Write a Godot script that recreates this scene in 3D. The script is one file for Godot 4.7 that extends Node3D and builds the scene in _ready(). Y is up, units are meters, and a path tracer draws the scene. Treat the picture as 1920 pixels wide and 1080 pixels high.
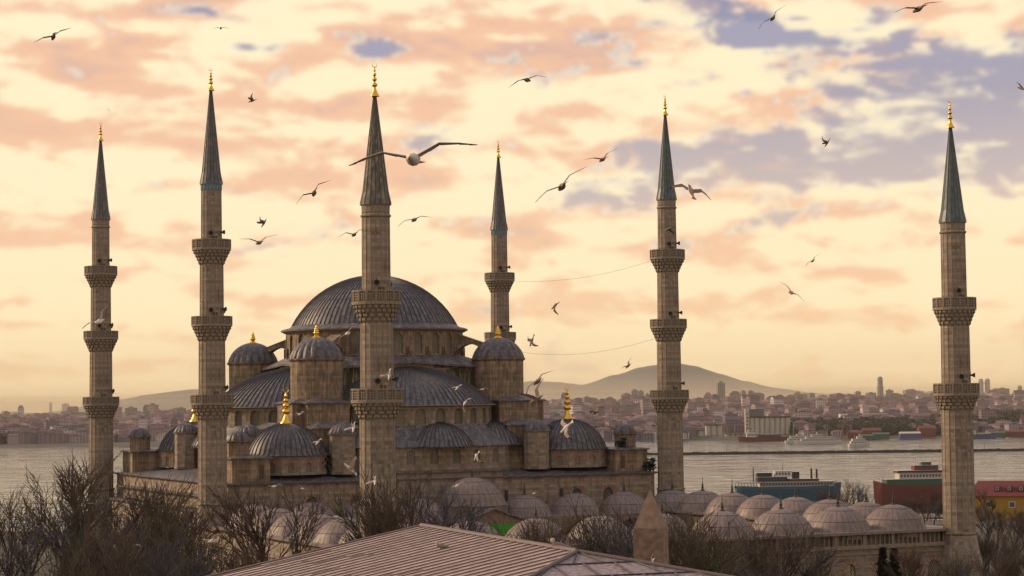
extends Node3D
# Six-minaret mosque above a strait at sunset, seen across a hippodrome. Metres, y up; the eye stands 30 m above the hippodrome level.
const EYE := 30.0
const FOCAL := 3954.652          # pixels of a 1920 wide picture
const PITCH := 0.0518
const ROLL := 0.0115
const HALL := Vector3(-21.39, 4.5, -326.97)   # foot of the hall's centre
const YAW := 0.4433
const SEA := -35.0
const B := 4.5                   # height of the ground the mosque stands on
var names := {}
var M := {}
var rng := RandomNumberGenerator.new()

# ---------------------------------------------------------------- mesh builder
class MB:
	var v := PackedVector3Array()
	var n := PackedVector3Array()
	var t := PackedVector2Array()
	var c := PackedColorArray()
	var col := Color(1, 1, 1)
	var colored := false
	func uvp(p: Vector3, k: Vector3) -> Vector2:
		if absf(k.y) > 0.8: return Vector2(p.x, p.z)
		var tx := Vector3(k.z, 0, -k.x).normalized()
		return Vector2(p.dot(tx), -p.y)
	func trin(a: Vector3, b: Vector3, d: Vector3, na: Vector3, nb: Vector3, nd: Vector3, ua: Vector2, ub: Vector2, ud: Vector2):
		v.append(a); v.append(d); v.append(b)
		n.append(na); n.append(nd); n.append(nb)
		t.append(ua); t.append(ud); t.append(ub)
		if colored:
			c.append(col); c.append(col); c.append(col)
	func tri(a: Vector3, b: Vector3, d: Vector3):
		var k := (b - a).cross(d - a)
		if k.length_squared() < 1e-14: return
		k = k.normalized()
		trin(a, b, d, k, k, k, uvp(a, k), uvp(b, k), uvp(d, k))
	func quad(a: Vector3, b: Vector3, d: Vector3, e: Vector3):
		tri(a, b, d); tri(a, d, e)
	func box(o: Vector3, s: Vector3, bs: Basis = Basis()):
		var h := s / 2
		var x := bs * Vector3(h.x, 0, 0)
		var y := bs * Vector3(0, h.y, 0)
		var z := bs * Vector3(0, 0, h.z)
		quad(o - x - y + z, o + x - y + z, o + x + y + z, o - x + y + z)
		quad(o + x - y - z, o - x - y - z, o - x + y - z, o + x + y - z)
		quad(o + x - y + z, o + x - y - z, o + x + y - z, o + x + y + z)
		quad(o - x - y - z, o - x - y + z, o - x + y + z, o - x + y - z)
		quad(o - x + y + z, o + x + y + z, o + x + y - z, o - x + y - z)
		quad(o - x - y - z, o + x - y - z, o + x - y + z, o - x - y + z)
	func slab(x0: float, x1: float, y0: float, y1: float, z0: float, z1: float):
		box(Vector3((x0 + x1) / 2, (y0 + y1) / 2, (z0 + z1) / 2), Vector3(x1 - x0, y1 - y0, z1 - z0))
	# profile: array of [radius, height]; smooth along the profile and round unless flat
	func lathe(prof: Array, N: int, a0 := 0.0, a1 := TAU, flat := false, o := Vector3.ZERO, flute := 0.0, nfl := 0):
		var rm := 0.0
		for q in prof: rm = maxf(rm, q[0])
		var arc := 0.0
		for j in prof.size() - 1:
			var r0: float = prof[j][0]; var y0: float = prof[j][1]
			var r1: float = prof[j + 1][0]; var y1: float = prof[j + 1][1]
			var d := Vector2(r1 - r0, y1 - y0)
			var L := d.length()
			if L < 1e-6: continue
			var nj := Vector2(d.y, -d.x) / L
			var n0 := nj; var n1 := nj
			if not flat:
				if j > 0:
					var dp := Vector2(r0 - prof[j - 1][0], y0 - prof[j - 1][1])
					if dp.length() > 1e-6:
						var np := Vector2(dp.y, -dp.x).normalized()
						if np.dot(nj) > 0.6: n0 = (np + nj).normalized()
				if j + 2 < prof.size():
					var dn := Vector2(prof[j + 2][0] - r1, prof[j + 2][1] - y1)
					if dn.length() > 1e-6:
						var nn := Vector2(dn.y, -dn.x).normalized()
						if nn.dot(nj) > 0.6: n1 = (nn + nj).normalized()
			for i in N:
				var b0 := a0 + (a1 - a0) * i / N
				var b1 := a0 + (a1 - a0) * (i + 1) / N
				var s0 := sin(b0); var c0 := cos(b0); var s1 := sin(b1); var c1 := cos(b1)
				var f0 := 1.0; var f1 := 1.0
				if nfl > 0:
					f0 = 1.0 - flute * (1.0 - absf(sin(b0 * nfl / 2.0)))
					f1 = 1.0 - flute * (1.0 - absf(sin(b1 * nfl / 2.0)))
				var pa := o + Vector3(r0 * s0 * f0, y0, r0 * c0 * f0); var pb := o + Vector3(r0 * s1 * f1, y0, r0 * c1 * f1)
				var pc := o + Vector3(r1 * s1 * f1, y1, r1 * c1 * f1); var pd := o + Vector3(r1 * s0 * f0, y1, r1 * c0 * f0)
				var ua := Vector2(b0 * rm, -arc); var ub := Vector2(b1 * rm, -arc); var uc := Vector2(b1 * rm, -arc - L); var ud := Vector2(b0 * rm, -arc - L)
				if flat or nfl > 0:
					var k := (pb - pa).cross(pd - pa) + (pc - pb).cross(pd - pb)
					k = k.normalized()
					trin(pa, pb, pc, k, k, k, ua, ub, uc); trin(pa, pc, pd, k, k, k, ua, uc, ud)
				else:
					var ka := Vector3(n0.x * s0, n0.y, n0.x * c0); var kb := Vector3(n0.x * s1, n0.y, n0.x * c1)
					var kc := Vector3(n1.x * s1, n1.y, n1.x * c1); var kd := Vector3(n1.x * s0, n1.y, n1.x * c0)
					if r0 > 1e-5: trin(pa, pb, pc, ka, kb, kc, ua, ub, uc)
					if r1 > 1e-5: trin(pa, pc, pd, ka, kc, kd, ua, uc, ud)
			arc += L
	func tube(p: Array, r: Array, sides: int):
		for i in p.size() - 1:
			var a: Vector3 = p[i]; var b: Vector3 = p[i + 1]
			var d := (b - a).normalized()
			var x := d.cross(Vector3.UP if absf(d.y) < 0.9 else Vector3.RIGHT).normalized()
			var y := x.cross(d)
			for k in sides:
				var q0 := TAU * k / sides; var q1 := TAU * (k + 1) / sides
				var e0 := x * cos(q0) + y * sin(q0); var e1 := x * cos(q1) + y * sin(q1)
				var ra: float = r[i]; var rb: float = r[i + 1]
				trin(a + e1 * ra, a + e0 * ra, b + e0 * rb, e1, e0, e0, Vector2(q1, 0), Vector2(q0, 0), Vector2(q0, 1))
				trin(a + e1 * ra, b + e0 * rb, b + e1 * rb, e1, e0, e1, Vector2(q1, 0), Vector2(q0, 1), Vector2(q1, 1))
	# wall panel facing +z with an arched opening; x is centred, y from 0
	func arched(w: float, h: float, o: float, s: float, p: float, deep: float):
		var W := w / 2
		quad(Vector3(-W, 0, 0), Vector3(-o, 0, 0), Vector3(-o, h, 0), Vector3(-W, h, 0))
		quad(Vector3(o, 0, 0), Vector3(W, 0, 0), Vector3(W, h, 0), Vector3(o, h, 0))
		if s > 0: quad(Vector3(-o, 0, 0), Vector3(o, 0, 0), Vector3(o, s, 0), Vector3(-o, s, 0))
		quad(Vector3(-o, s, -deep), Vector3(o, s, -deep), Vector3(o, s, 0), Vector3(-o, s, 0))
		quad(Vector3(-o, s, 0), Vector3(-o, s, -deep), Vector3(-o, p, -deep), Vector3(-o, p, 0))
		quad(Vector3(o, s, -deep), Vector3(o, s, 0), Vector3(o, p, 0), Vector3(o, p, -deep))
		var K := 8
		for i in K:
			var q0 := PI - PI * i / K; var q1 := PI - PI * (i + 1) / K
			var A := Vector3(cos(q0) * o, p + sin(q0) * o * 1.1, 0); var C := Vector3(cos(q1) * o, p + sin(q1) * o * 1.1, 0)
			quad(A, C, Vector3(C.x, h, 0), Vector3(A.x, h, 0))
			var dz := Vector3(0, 0, -deep)
			quad(A + dz, C + dz, C, A)
	func add_to(m: ArrayMesh, mat: Material):
		if v.is_empty(): return
		var a := []
		a.resize(Mesh.ARRAY_MAX)
		a[Mesh.ARRAY_VERTEX] = v; a[Mesh.ARRAY_NORMAL] = n; a[Mesh.ARRAY_TEX_UV] = t
		if colored: a[Mesh.ARRAY_COLOR] = c
		m.add_surface_from_arrays(Mesh.PRIMITIVE_TRIANGLES, a)
		m.surface_set_material(m.get_surface_count() - 1, mat)
	func mesh(mat: Material) -> ArrayMesh:
		var m := ArrayMesh.new()
		add_to(m, mat)
		return m

# ---------------------------------------------------------------- scene helpers
func lin(r: float, g: float, b: float) -> Color:
	return Color(r, g, b).linear_to_srgb()
func numbered(called: String) -> String:
	var k: int = names.get(called, 0)
	names[called] = k + 1
	return called if k == 0 else "%s_%03d" % [called, k]
func tag(o: Node, label: String, category: String, group := "", kind := ""):
	if label: o.set_meta("label", label)
	if category: o.set_meta("category", category)
	if group: o.set_meta("group", group)
	if kind: o.set_meta("kind", kind)
func thing(called: String, label: String, category: String, at: Vector3, turn := 0.0, group := "") -> Node3D:
	var o := Node3D.new()
	o.name = numbered(called)
	add_child(o)
	o.position = at; o.rotation.y = turn
	tag(o, label, category, group)
	return o
func single(called: String, mesh: Mesh, label: String, category: String, at: Vector3, group := "", kind := "") -> MeshInstance3D:
	var o := MeshInstance3D.new()
	o.name = numbered(called)
	o.mesh = mesh
	add_child(o)
	o.position = at
	tag(o, label, category, group, kind)
	return o
func part(parent: Node, called: String, mesh: Mesh, at := Vector3.ZERO, turn := 0.0) -> MeshInstance3D:
	var o := MeshInstance3D.new()
	o.name = called
	o.mesh = mesh
	parent.add_child(o, true)
	o.position = at; o.rotation.y = turn
	return o
# where the point at a picture position and a depth stands (used only to lay out things at their real distance)
func spot(px: float, py: float, d: float) -> Vector3:
	var a := px - 960.0; var b := py - 540.0
	var u := a * cos(ROLL) - b * sin(ROLL); var w := a * sin(ROLL) + b * cos(ROLL)
	var x := u / FOCAL; var yc := -w / FOCAL
	var y := cos(PITCH) * yc + sin(PITCH); var dd := cos(PITCH) - sin(PITCH) * yc
	return Vector3(x / dd * d, EYE + y / dd * d, -d)
func mat(c: Color, rough := 0.85, metal := 0.0) -> StandardMaterial3D:
	var m := StandardMaterial3D.new()
	m.albedo_color = c; m.roughness = rough; m.metallic = metal
	return m
func tex_mat(im: Image, scale: Vector3, rough := 0.85, bump := 0.0, tint := Color(1, 1, 1)) -> StandardMaterial3D:
	var m := mat(tint, rough)
	m.albedo_texture = ImageTexture.create_from_image(im)
	m.uv1_scale = scale
	if bump > 0:
		var nm: Image = im.duplicate()
		nm.bump_map_to_normal_map(bump)
		m.normal_enabled = true
		m.normal_texture = ImageTexture.create_from_image(nm)
	return m
func fnoise(sd: int, fr: float, oct := 4) -> FastNoiseLite:
	var f := FastNoiseLite.new()
	f.seed = sd; f.frequency = fr; f.fractal_octaves = oct
	f.noise_type = FastNoiseLite.TYPE_SIMPLEX_SMOOTH
	return f
func _ready():
	# camera, sky, sun, exposure
	var cam := Camera3D.new()
	cam.name = "camera"
	add_child(cam)
	cam.position = Vector3(0, EYE, 0)
	cam.basis = Basis(Vector3.RIGHT, PITCH) * Basis(Vector3.BACK, -ROLL)
	cam.fov = rad_to_deg(2.0 * atan(540.0 / FOCAL))
	cam.near = 1.0
	cam.far = 40000.0
	cam.current = true
	var we := WorldEnvironment.new()
	we.name = "environment"
	var env := Environment.new()
	env.background_mode = Environment.BG_SKY
	env.sky = make_sky()
	env.tonemap_mode = Environment.TONE_MAPPER_LINEAR
	env.tonemap_exposure = 1.06
	env.sdfgi_enabled = true; env.ssao_enabled = true; env.ssil_enabled = true
	env.volumetric_fog_enabled = true
	env.volumetric_fog_density = 0.0
	env.fog_enabled = true
	env.fog_density = 0.000016
	env.fog_light_color = lin(0.96, 0.905, 0.85)
	we.environment = env
	add_child(we)
	var sun := DirectionalLight3D.new()
	sun.name = "sun"
	sun.light_color = Color(1.0, 0.87, 0.70)
	sun.light_energy = 1.1
	sun.light_angular_distance = 8.0
	sun.shadow_enabled = true
	add_child(sun)
	sun.look_at_from_position(Vector3.ZERO, -Vector3(-0.80, 0.42, -0.25), Vector3.UP)
	rng.seed = 20
	make_materials()
	make_setting()
	make_mosque()
	make_courtyard()
	for k in [[-35.4, 29.7, 1], [35.4, 29.7, 2], [-35.4, -29.7, 0], [35.4, -29.7, 1]]:
		hall_minaret(k[0], k[1], k[2])
	court_minaret(-37.8, 95.8, 0)
	court_minaret(37.8, 95.8, 1)
	make_obelisk()
	make_front_roof()
	make_harbour()
	make_city()
	make_trees()
	make_gulls()
	make_small_things()
# ---------------------------------------------------------------- materials
func ashlar(sd: int, warm: float, stained := 0.0) -> Image:      # 10 m x 10 m of coursed limestone blocks, 0.4 m courses
	var S := 768
	var im := Image.create(S, S, true, Image.FORMAT_RGB8)
	var r := RandomNumberGenerator.new(); r.seed = sd
	var px := S / 10.0
	im.fill(lin(0.12, 0.096, 0.075))
	for k in 25:
		var y0 := int(k * 0.4 * px); var y1 := int((k + 1) * 0.4 * px)
		var x := 0.0
		var course := r.randf_range(0.84, 1.12)
		while x < 9.99:
			var w := r.randf_range(0.45, 1.25)
			if x + w > 9.6: w = 10.0 - x
			var t := r.randf_range(0.84, 1.14) * course
			if r.randf() < 0.07: t *= 0.75
			var h := r.randf_range(-1, 1)
			var c := lin(0.27 * t * (1 + 0.04 * h), 0.217 * t, (0.176 - 0.012 * warm) * t * (1 - 0.08 * h))
			if r.randf() < 0.05: c = lin(0.27 * t, 0.19 * t, 0.145 * t)
			im.fill_rect(Rect2i(int(x * px), y0, maxi(int((x + w) * px) - int(x * px) - 1, 1), y1 - y0 - 1), c)
			x += w
	var big := fnoise(sd + 1, 0.006, 4).get_seamless_image(S, S)
	var fine := fnoise(sd + 2, 0.07, 3).get_seamless_image(S, S)
	var run := fnoise(sd + 3, 0.02, 3)
	for y in S:
		for xx in S:
			var f := 0.94 + 0.10 * big.get_pixel(xx, y).r + 0.20 * (fine.get_pixel(xx, y).r - 0.5)
			var s := run.get_noise_2d(xx * 0.45, y * 0.08)        # rain streaks of grime down the wall
			if s > 0.3: f *= 1.0 - minf((s - 0.3) * 0.8, 0.16)
			var c := im.get_pixel(xx, y)
			c = Color(c.r * f, c.g * f, c.b * f * 0.99)
			if stained > 0:      # algae and soot washed down in ragged tongues
				var k := run.get_noise_2d(xx * 1.1 + 500.0, y * 0.14) + 0.35 * (fine.get_pixel(xx, y).r - 0.5)
				c = c.lerp(lin(0.035, 0.036, 0.024), clampf((k + 0.12) * 3.0, 0, 1) * stained)
			im.set_pixel(xx, y, c)
	im.generate_mipmaps()
	return im
func lead(sd: int, dark: Color, pale: Color, strip: float) -> Image:   # 6 m x 6 m of lead sheet: strips between the rolls, each weathered differently
	var S := 512
	var im := Image.create(S, S, true, Image.FORMAT_RGB8)
	var r := RandomNumberGenerator.new(); r.seed = sd
	var n1 := fnoise(sd, 0.03, 4); var n2 := fnoise(sd + 7, 0.012, 3)
	var cells := int(round(6.0 / strip))
	var tone := []
	for i in cells * 4: tone.append(r.randf())
	for y in S:
		var row := int(y * 4.0 / S)
		var joint := fmod(y * 4.0 / S, 1.0) < 0.03
		for x in S:
			var cell := int(x * cells / float(S))
			var f: float = 0.15 + 0.5 * float(tone[row * cells + cell]) + 0.75 * n1.get_noise_2d(x * 2.4, y * 0.3) + 0.6 * n2.get_noise_2d(x, y)
			if joint: f -= 0.4
			var c := dark.lerp(pale, clampf(f, 0, 1))
			im.set_pixel(x, y, c)
	im.generate_mipmaps()
	return im
func patchy(sd: int, a: Color, b: Color, fr: float, S := 256, sx := 1.0, sy := 1.0) -> Image:
	var im := Image.create(S, S, true, Image.FORMAT_RGB8)
	var n := fnoise(sd, fr, 5)
	for y in S:
		for x in S:
			# blended with its shifted self so that it tiles
			var wx := float(x) / S
			var q := n.get_noise_2d(x * sx, y * sy) * (1 - wx) + n.get_noise_2d((x - S) * sx, y * sy) * wx
			im.set_pixel(x, y, a.lerp(b, clampf(0.5 + q * 1.1, 0, 1)))
	im.generate_mipmaps()
	return im
func make_materials():
	M.stone = tex_mat(ashlar(11, 0.0), Vector3(0.1, 0.1, 0.1), 0.92, 2.0)
	M.stone2 = tex_mat(ashlar(47, 0.6, 0.32), Vector3(0.1, 0.1, 0.1), 0.92, 2.0, Color(1.0, 0.96, 0.93))
	M.stained = tex_mat(ashlar(91, 0.2, 0.8), Vector3(0.1, 0.1, 0.1), 0.92, 2.0)
	M.trim = tex_mat(patchy(5, lin(0.155, 0.124, 0.10), lin(0.30, 0.243, 0.195), 0.03), Vector3(0.4, 0.4, 0.4), 0.9)
	M.lead = tex_mat(lead(21, lin(0.048, 0.047, 0.056), lin(0.19, 0.156, 0.155), 0.75), Vector3(1 / 6.0, 1 / 6.0, 1), 0.5, 1.0)
	M.lead_pale = tex_mat(lead(33, lin(0.145, 0.11, 0.102), lin(0.235, 0.176, 0.16), 0.6), Vector3(1 / 6.0, 1 / 6.0, 1), 0.55, 1.0)
	M.seam = mat(lin(0.045, 0.042, 0.052), 0.55)
	M.seam_pale = mat(lin(0.12, 0.09, 0.088), 0.6)
	M.spire = tex_mat(lead(71, lin(0.055, 0.058, 0.068), lin(0.17, 0.165, 0.175), 0.5), Vector3(1 / 6.0, 1 / 6.0, 1), 0.45, 1.0)
	M.spire_green = tex_mat(lead(72, lin(0.035, 0.06, 0.068), lin(0.10, 0.145, 0.155), 0.5), Vector3(1 / 6.0, 1 / 6.0, 1), 0.45, 1.0)
	M.spire_stone = tex_mat(lead(73, lin(0.085, 0.075, 0.064), lin(0.27, 0.235, 0.195), 0.5), Vector3(1 / 6.0, 1 / 6.0, 1), 0.8, 2.0)
	M.gold = mat(lin(0.82, 0.50, 0.09), 0.3, 0.85)
	M.glass = mat(lin(0.09, 0.10, 0.11), 0.2)
	M.glass.metallic_specular = 0.25
	M.pane = mat(Color(0.3, 0.32, 0.34, 0.14), 0.1)
	M.pane.transparency = BaseMaterial3D.TRANSPARENCY_ALPHA
	M.lattice = mat(lin(0.36, 0.32, 0.27), 0.9)
	M.doorway_shade = mat(lin(0.085, 0.05, 0.03), 0.8)  # dark brown painted in for the shade inside recessed openings
	M.iron = mat(lin(0.03, 0.03, 0.03), 0.6)
	M.tile = mat(lin(0.06, 0.19, 0.30), 0.3)
	M.red_stone = mat(lin(0.26, 0.10, 0.07), 0.9)
	M.pink = tex_mat(patchy(8, lin(0.155, 0.105, 0.082), lin(0.26, 0.18, 0.142), 0.02), Vector3(0.3, 0.3, 0.3), 0.9, 1.5)
	M.pink.uv1_triplanar = true
	M.bark = mat(lin(0.028, 0.021, 0.018), 0.95)
	M.twig = mat(lin(0.066, 0.042, 0.033), 0.95)
	M.twig3 = mat(lin(0.058, 0.047, 0.028), 0.95)
	M.twig2 = mat(lin(0.046, 0.042, 0.056), 0.95)
	M.needle = mat(lin(0.018, 0.03, 0.02), 0.9)
	M.gull = mat(Color(1, 1, 1), 0.8)
	M.gull.vertex_color_use_as_albedo = true
	M.white = mat(lin(0.5, 0.48, 0.46), 0.6)
	M.black = mat(lin(0.02, 0.02, 0.024), 0.5)
	M.red = mat(lin(0.12, 0.028, 0.024), 0.7)
	M.blue = mat(lin(0.03, 0.085, 0.13), 0.6)
	M.navy = mat(lin(0.05, 0.07, 0.20), 0.6)
	M.green = mat(lin(0.035, 0.09, 0.06), 0.7)
	M.banner = mat(lin(0.05, 0.30, 0.02), 0.75)
	M.yellow = mat(lin(0.32, 0.19, 0.03), 0.8)
	M.roof_red = mat(lin(0.12, 0.022, 0.024), 0.8)
	M.concrete = mat(lin(0.42, 0.39, 0.36), 0.9)

# ---------------------------------------------------------------- sky
var sk := []
func sky_color(az: float, el: float) -> Color:    # degrees; az from straight ahead to the right
	var a := deg_to_rad(az); var e := deg_to_rad(el)
	var x := sin(a) * cos(e); var z := cos(a) * cos(e); var y := sin(e)
	var p := Vector3(x, y * 2.6, z)
	var n0: FastNoiseLite = sk[0]; var n1: FastNoiseLite = sk[1]; var n2: FastNoiseLite = sk[2]
	var wv := Vector3(n2.get_noise_3dv(p * 2.0), n2.get_noise_3dv(p * 2.0 + Vector3(9, 3, 1)), n2.get_noise_3dv(p * 2.0 + Vector3(2, 8, 5))) * 0.02
	var q := p + wv
	var big := n0.get_noise_3dv(q)                       # cloud banks
	var det := n1.get_noise_3dv(q)                       # their torn edges
	var fin := n1.get_noise_3dv(q * 3.1 + Vector3(7, 1, 3))
	var streak := n0.get_noise_3dv(Vector3(x, y * 5.0, z) * 2.3 + Vector3(4, 4, 4)) * 0.75 + 0.35 * n0.get_noise_3dv(Vector3(x, y * 7.0, z) * 1.3 + Vector3(4, 4, 4))
	# light of a low sun behind the cloud to the left
	var hor := exp(-maxf(el, 0.0) / 3.2)
	var cream := Color(0.99, 0.86, 0.585)
	var pink := Color(0.87, 0.53, 0.36)
	var mauve := Color(0.56, 0.39, 0.37)
	var up := clampf((el - 10.0) / 28.0, 0, 1)
	var s := clampf(0.47 + 0.95 * streak + 0.60 * det + 0.22 * fin + 0.10 * clampf((el - 6.0) / 4.0, -1, 1), 0, 1)
	var cloud := cream.lerp(pink, smoothstep(0.36, 0.74, s)).lerp(mauve, smoothstep(0.78, 1.25, s + 0.25 * big) * 0.8)
	cloud = cloud.lerp(Color(0.56, 0.53, 0.56), up * 0.85)
	var clear := Color(0.56, 0.48, 0.48).lerp(Color(0.27, 0.285, 0.42), smoothstep(4.0, 10.5, el))
	clear = clear.lerp(Color(0.33, 0.38, 0.52), up)
	# open sky: most of it to the right, a few tears elsewhere
	var open := 0.0
	for k in [[7.6, 9.6, 3.2, 0.75, 0.62], [10.5, 6.6, 4.6, 1.7, 0.56], [3.5, 6.3, 4.5, 1.1, 0.40], [-1.5, 7.1, 3.2, 0.5, 0.36], [-6.7, 9.5, 1.0, 0.22, 0.5], [-3.8, 9.4, 0.8, 0.28, 0.6], [13.0, 8.6, 2.5, 0.9, 0.5]]:
		open += k[4] * exp(-pow((az - k[0]) / k[2], 2) - pow((el - k[1]) / k[3], 2))
	open += (0.35 * smoothstep(14.0, 30.0, el) + 0.12)
	var g := smoothstep(0.36, 0.70, open + 0.50 * big + 0.50 * det + 0.28 * fin - 0.02)
	var low := Color(0.97, 0.70, 0.36)
	var rim := smoothstep(0.02, 0.3, g) * (1.0 - smoothstep(0.3, 0.75, g)) * (1.0 - up)      # torn cloud edges catch the light
	var c := cloud.lerp(Color(1.06, 0.95, 0.70), rim * 0.7).lerp(clear, g)
	c = c.lerp(low, hor * 0.85)
	c = c.lerp(Color(0.90, 0.62, 0.37), 0.5 * smoothstep(0.15, 0.5, streak) * hor)
	return c
func make_sky() -> Sky:
	sk = [fnoise(3, 4.2, 5), fnoise(14, 17.0, 7), fnoise(25, 5.0, 3)]
	var low := Image.create(512, 256, false, Image.FORMAT_RGBF)
	for j in 256:
		var el := 90.0 - (j + 0.5) / 256.0 * 180.0
		for i in 512:
			low.set_pixel(i, j, sky_color(wrapf((i + 0.5) / 512.0 * 360.0, -180.0, 180.0), maxf(el, 0.0)))
	low.resize(4096, 2048, Image.INTERPOLATE_CUBIC)
	for j in range(2048 / 2 - 165, 2048 / 2 + 4):
		var el := 90.0 - (j + 0.5) / 2048.0 * 180.0
		for i in range(-200, 200):      # column 0 lies straight ahead
			low.set_pixel(posmod(i, 4096), j, sky_color((i + 0.5) / 4096.0 * 360.0, maxf(el, 0.0)))
	var p := PanoramaSkyMaterial.new()
	p.panorama = ImageTexture.create_from_image(low)
	p.energy_multiplier = 1.0
	var s := Sky.new()
	s.sky_material = p
	return s
# ---------------------------------------------------------------- mosque
var cache := {}
func Y(h: float) -> float: return h - B
func wl(x: float, h: float, z: float) -> Vector3:      # hall axes to world
	return Vector3(HALL.x + x * cos(YAW) + z * sin(YAW), h, HALL.z - x * sin(YAW) + z * cos(YAW))
func cap_profile(R: float, rise: float, K: int, skirt := 0.0) -> Array:
	var S := (R * R + rise * rise) / (2 * rise)
	var t0 := asin(clampf(R / S, -1, 1))
	if rise > R: t0 = PI - t0
	var out := []
	if skirt > 0: out.append([R + skirt, -skirt * 0.45])
	for i in K + 1:
		var t := t0 * (1.0 - float(i) / K)
		out.append([S * sin(t), S * cos(t) - (S - rise)])
	return out
func dome_mesh(R: float, rise: float, N: int, mt: Material, skirt := 0.0, flute := 0.0, nfl := 0, a0 := 0.0, a1 := TAU) -> ArrayMesh:
	var m := MB.new()
	m.lathe(cap_profile(R, rise, 14, skirt), N, a0, a1, false, Vector3.ZERO, flute, nfl)
	return m.mesh(mt)
func seam_mesh(R: float, rise: float, w: float, mt: Material, skirt := 0.0) -> ArrayMesh:   # one roll of lead up a dome, at angle 0
	var m := MB.new()
	var pr := cap_profile(R, rise, 12, skirt)
	for i in pr.size() - 2:
		var a := Vector3(0, pr[i][1], pr[i][0]); var b := Vector3(0, pr[i + 1][1], pr[i + 1][0])
		var up := (b - a).cross(Vector3.RIGHT).normalized() * -1.0
		if up.y < 0: up = -up
		var x := Vector3(w / 2, 0, 0); var o := up * w * 0.8; var dn := up * -0.03
		m.quad(a - x + dn, a - x * 0.5 + o, b - x * 0.5 + o, b - x + dn)
		m.quad(a - x * 0.5 + o, a + x * 0.5 + o, b + x * 0.5 + o, b - x * 0.5 + o)
		m.quad(a + x * 0.5 + o, a + x + dn, b + x + dn, b + x * 0.5 + o)
	return m.mesh(mt)
func finial_mesh(H: float, r: float, crescent: bool) -> ArrayMesh:
	var m := MB.new()
	var pr := [[r * 1.5, 0.0], [r * 1.45, H * 0.03], [r * 0.95, H * 0.10], [r * 0.55, H * 0.20], [r * 0.38, H * 0.27]]
	var ys := [0.34, 0.50, 0.64, 0.76]; var rs := [0.95, 0.78, 0.6, 0.42]
	for i in 4:
		var y0: float = ys[i] * H; var br: float = rs[i] * r
		pr.append_array([[r * 0.3, y0 - br * 0.75], [br * 0.8, y0 - br * 0.45], [br, y0], [br * 0.8, y0 + br * 0.45], [r * 0.26, y0 + br * 0.8]])
	pr.append_array([[r * 0.18, H * 0.84], [0.0, H * (0.86 if crescent else 1.0)]])
	m.lathe(pr, 12)
	if crescent:
		var pts := []; var rr := []
		for i in 15:
			var q := deg_to_rad(-235 + 290.0 * i / 14)
			pts.append(Vector3(cos(q) * H * 0.07, H * 0.92 + sin(q) * H * 0.07, 0))
			rr.append(0.012 * H * sin(PI * (i + 0.4) / 14.8) + 0.004)
		m.tube(pts, rr, 6)
		m.tube([Vector3(0, H * 0.92, 0), Vector3(0, H * 1.03, 0)], [0.015, 0.008], 5)
	return m.mesh(M.gold)
func inside_arch(x: float, y: float, o: float, p: float) -> bool:
	if y < 0 or absf(x) > o: return false
	if y <= p: return true
	return pow(x / o, 2) + pow((y - p) / (o * 1.1), 2) <= 1.0
func window_mesh(o: float, p: float, bars: float) -> ArrayMesh:      # pierced lattice before dark glass, y from the sill
	var key := "win%.2f_%.2f" % [o, p]
	if cache.has(key): return cache[key]
	var g := MB.new()
	g.quad(Vector3(-o, 0, 0), Vector3(o, 0, 0), Vector3(o, p, 0), Vector3(-o, p, 0))
	for i in 10:
		var q0 := PI * i / 10; var q1 := PI * (i + 1) / 10
		g.tri(Vector3(0, p, 0), Vector3(cos(q0) * o, p + sin(q0) * o * 1.1, 0), Vector3(cos(q1) * o, p + sin(q1) * o * 1.1, 0))
	var l := MB.new()
	var top := p + o * 1.1
	for s in [-1.0, 1.0]:
		var k := -o - top * 0.6
		while k < o + top * 0.6:
			var t0 := -1.0; var t1 := -1.0
			for i in 81:
				var y := top * i / 80.0
				var x: float = k + s * (y - top / 2) * 0.6
				if inside_arch(x, y, o, p):
					if t0 < 0: t0 = y
					t1 = y
			if t1 - t0 > 0.1:
				var a := Vector3(k + s * (t0 - top / 2) * 0.6, t0, 0.05); var b := Vector3(k + s * (t1 - top / 2) * 0.6, t1, 0.05)
				var d := (b - a).normalized()
				l.box((a + b) / 2, Vector3(0.042, (b - a).length(), 0.05), Basis(d.cross(Vector3.BACK), d, Vector3.BACK))
			k += bars
	var m := ArrayMesh.new()
	g.add_to(m, M.pane)
	l.add_to(m, M.lattice)
	cache[key] = m
	return m
func bay_mesh(w: float, h: float, o: float, s: float, p: float, deep: float, mt: Material) -> ArrayMesh:
	var key := "bay%.2f_%.2f_%.2f_%.2f_%.2f" % [w, h, o, s, p]
	if cache.has(key): return cache[key]
	var m := MB.new()
	if o > 0: m.arched(w, h, o, s, p, deep)
	else: m.quad(Vector3(-w / 2, 0, 0), Vector3(w / 2, 0, 0), Vector3(w / 2, h, 0), Vector3(-w / 2, h, 0))
	cache[key] = m.mesh(mt)
	return cache[key]
func rays_mesh(o: float, p: float) -> ArrayMesh:       # alternating red voussoirs over a window
	var key := "rays%.2f_%.2f" % [o, p]
	if cache.has(key): return cache[key]
	var m := MB.new()
	for i in 7:
		var q := PI * (i + 0.5) / 7
		var d := Vector3(cos(q), sin(q), 0)
		m.box(Vector3(0, p, 0.01) + d * (o * 1.1 + 0.2), Vector3(0.16, 0.36, 0.05), Basis(d.cross(Vector3.BACK), d, Vector3.BACK))
		m.box(Vector3(0, p, 0.012) + d * (o * 1.1 + 0.42), Vector3(0.26, 0.13, 0.055), Basis(d.cross(Vector3.BACK), d, Vector3.BACK))
	cache[key] = m.mesh(M.red_stone)
	return cache[key]
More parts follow.
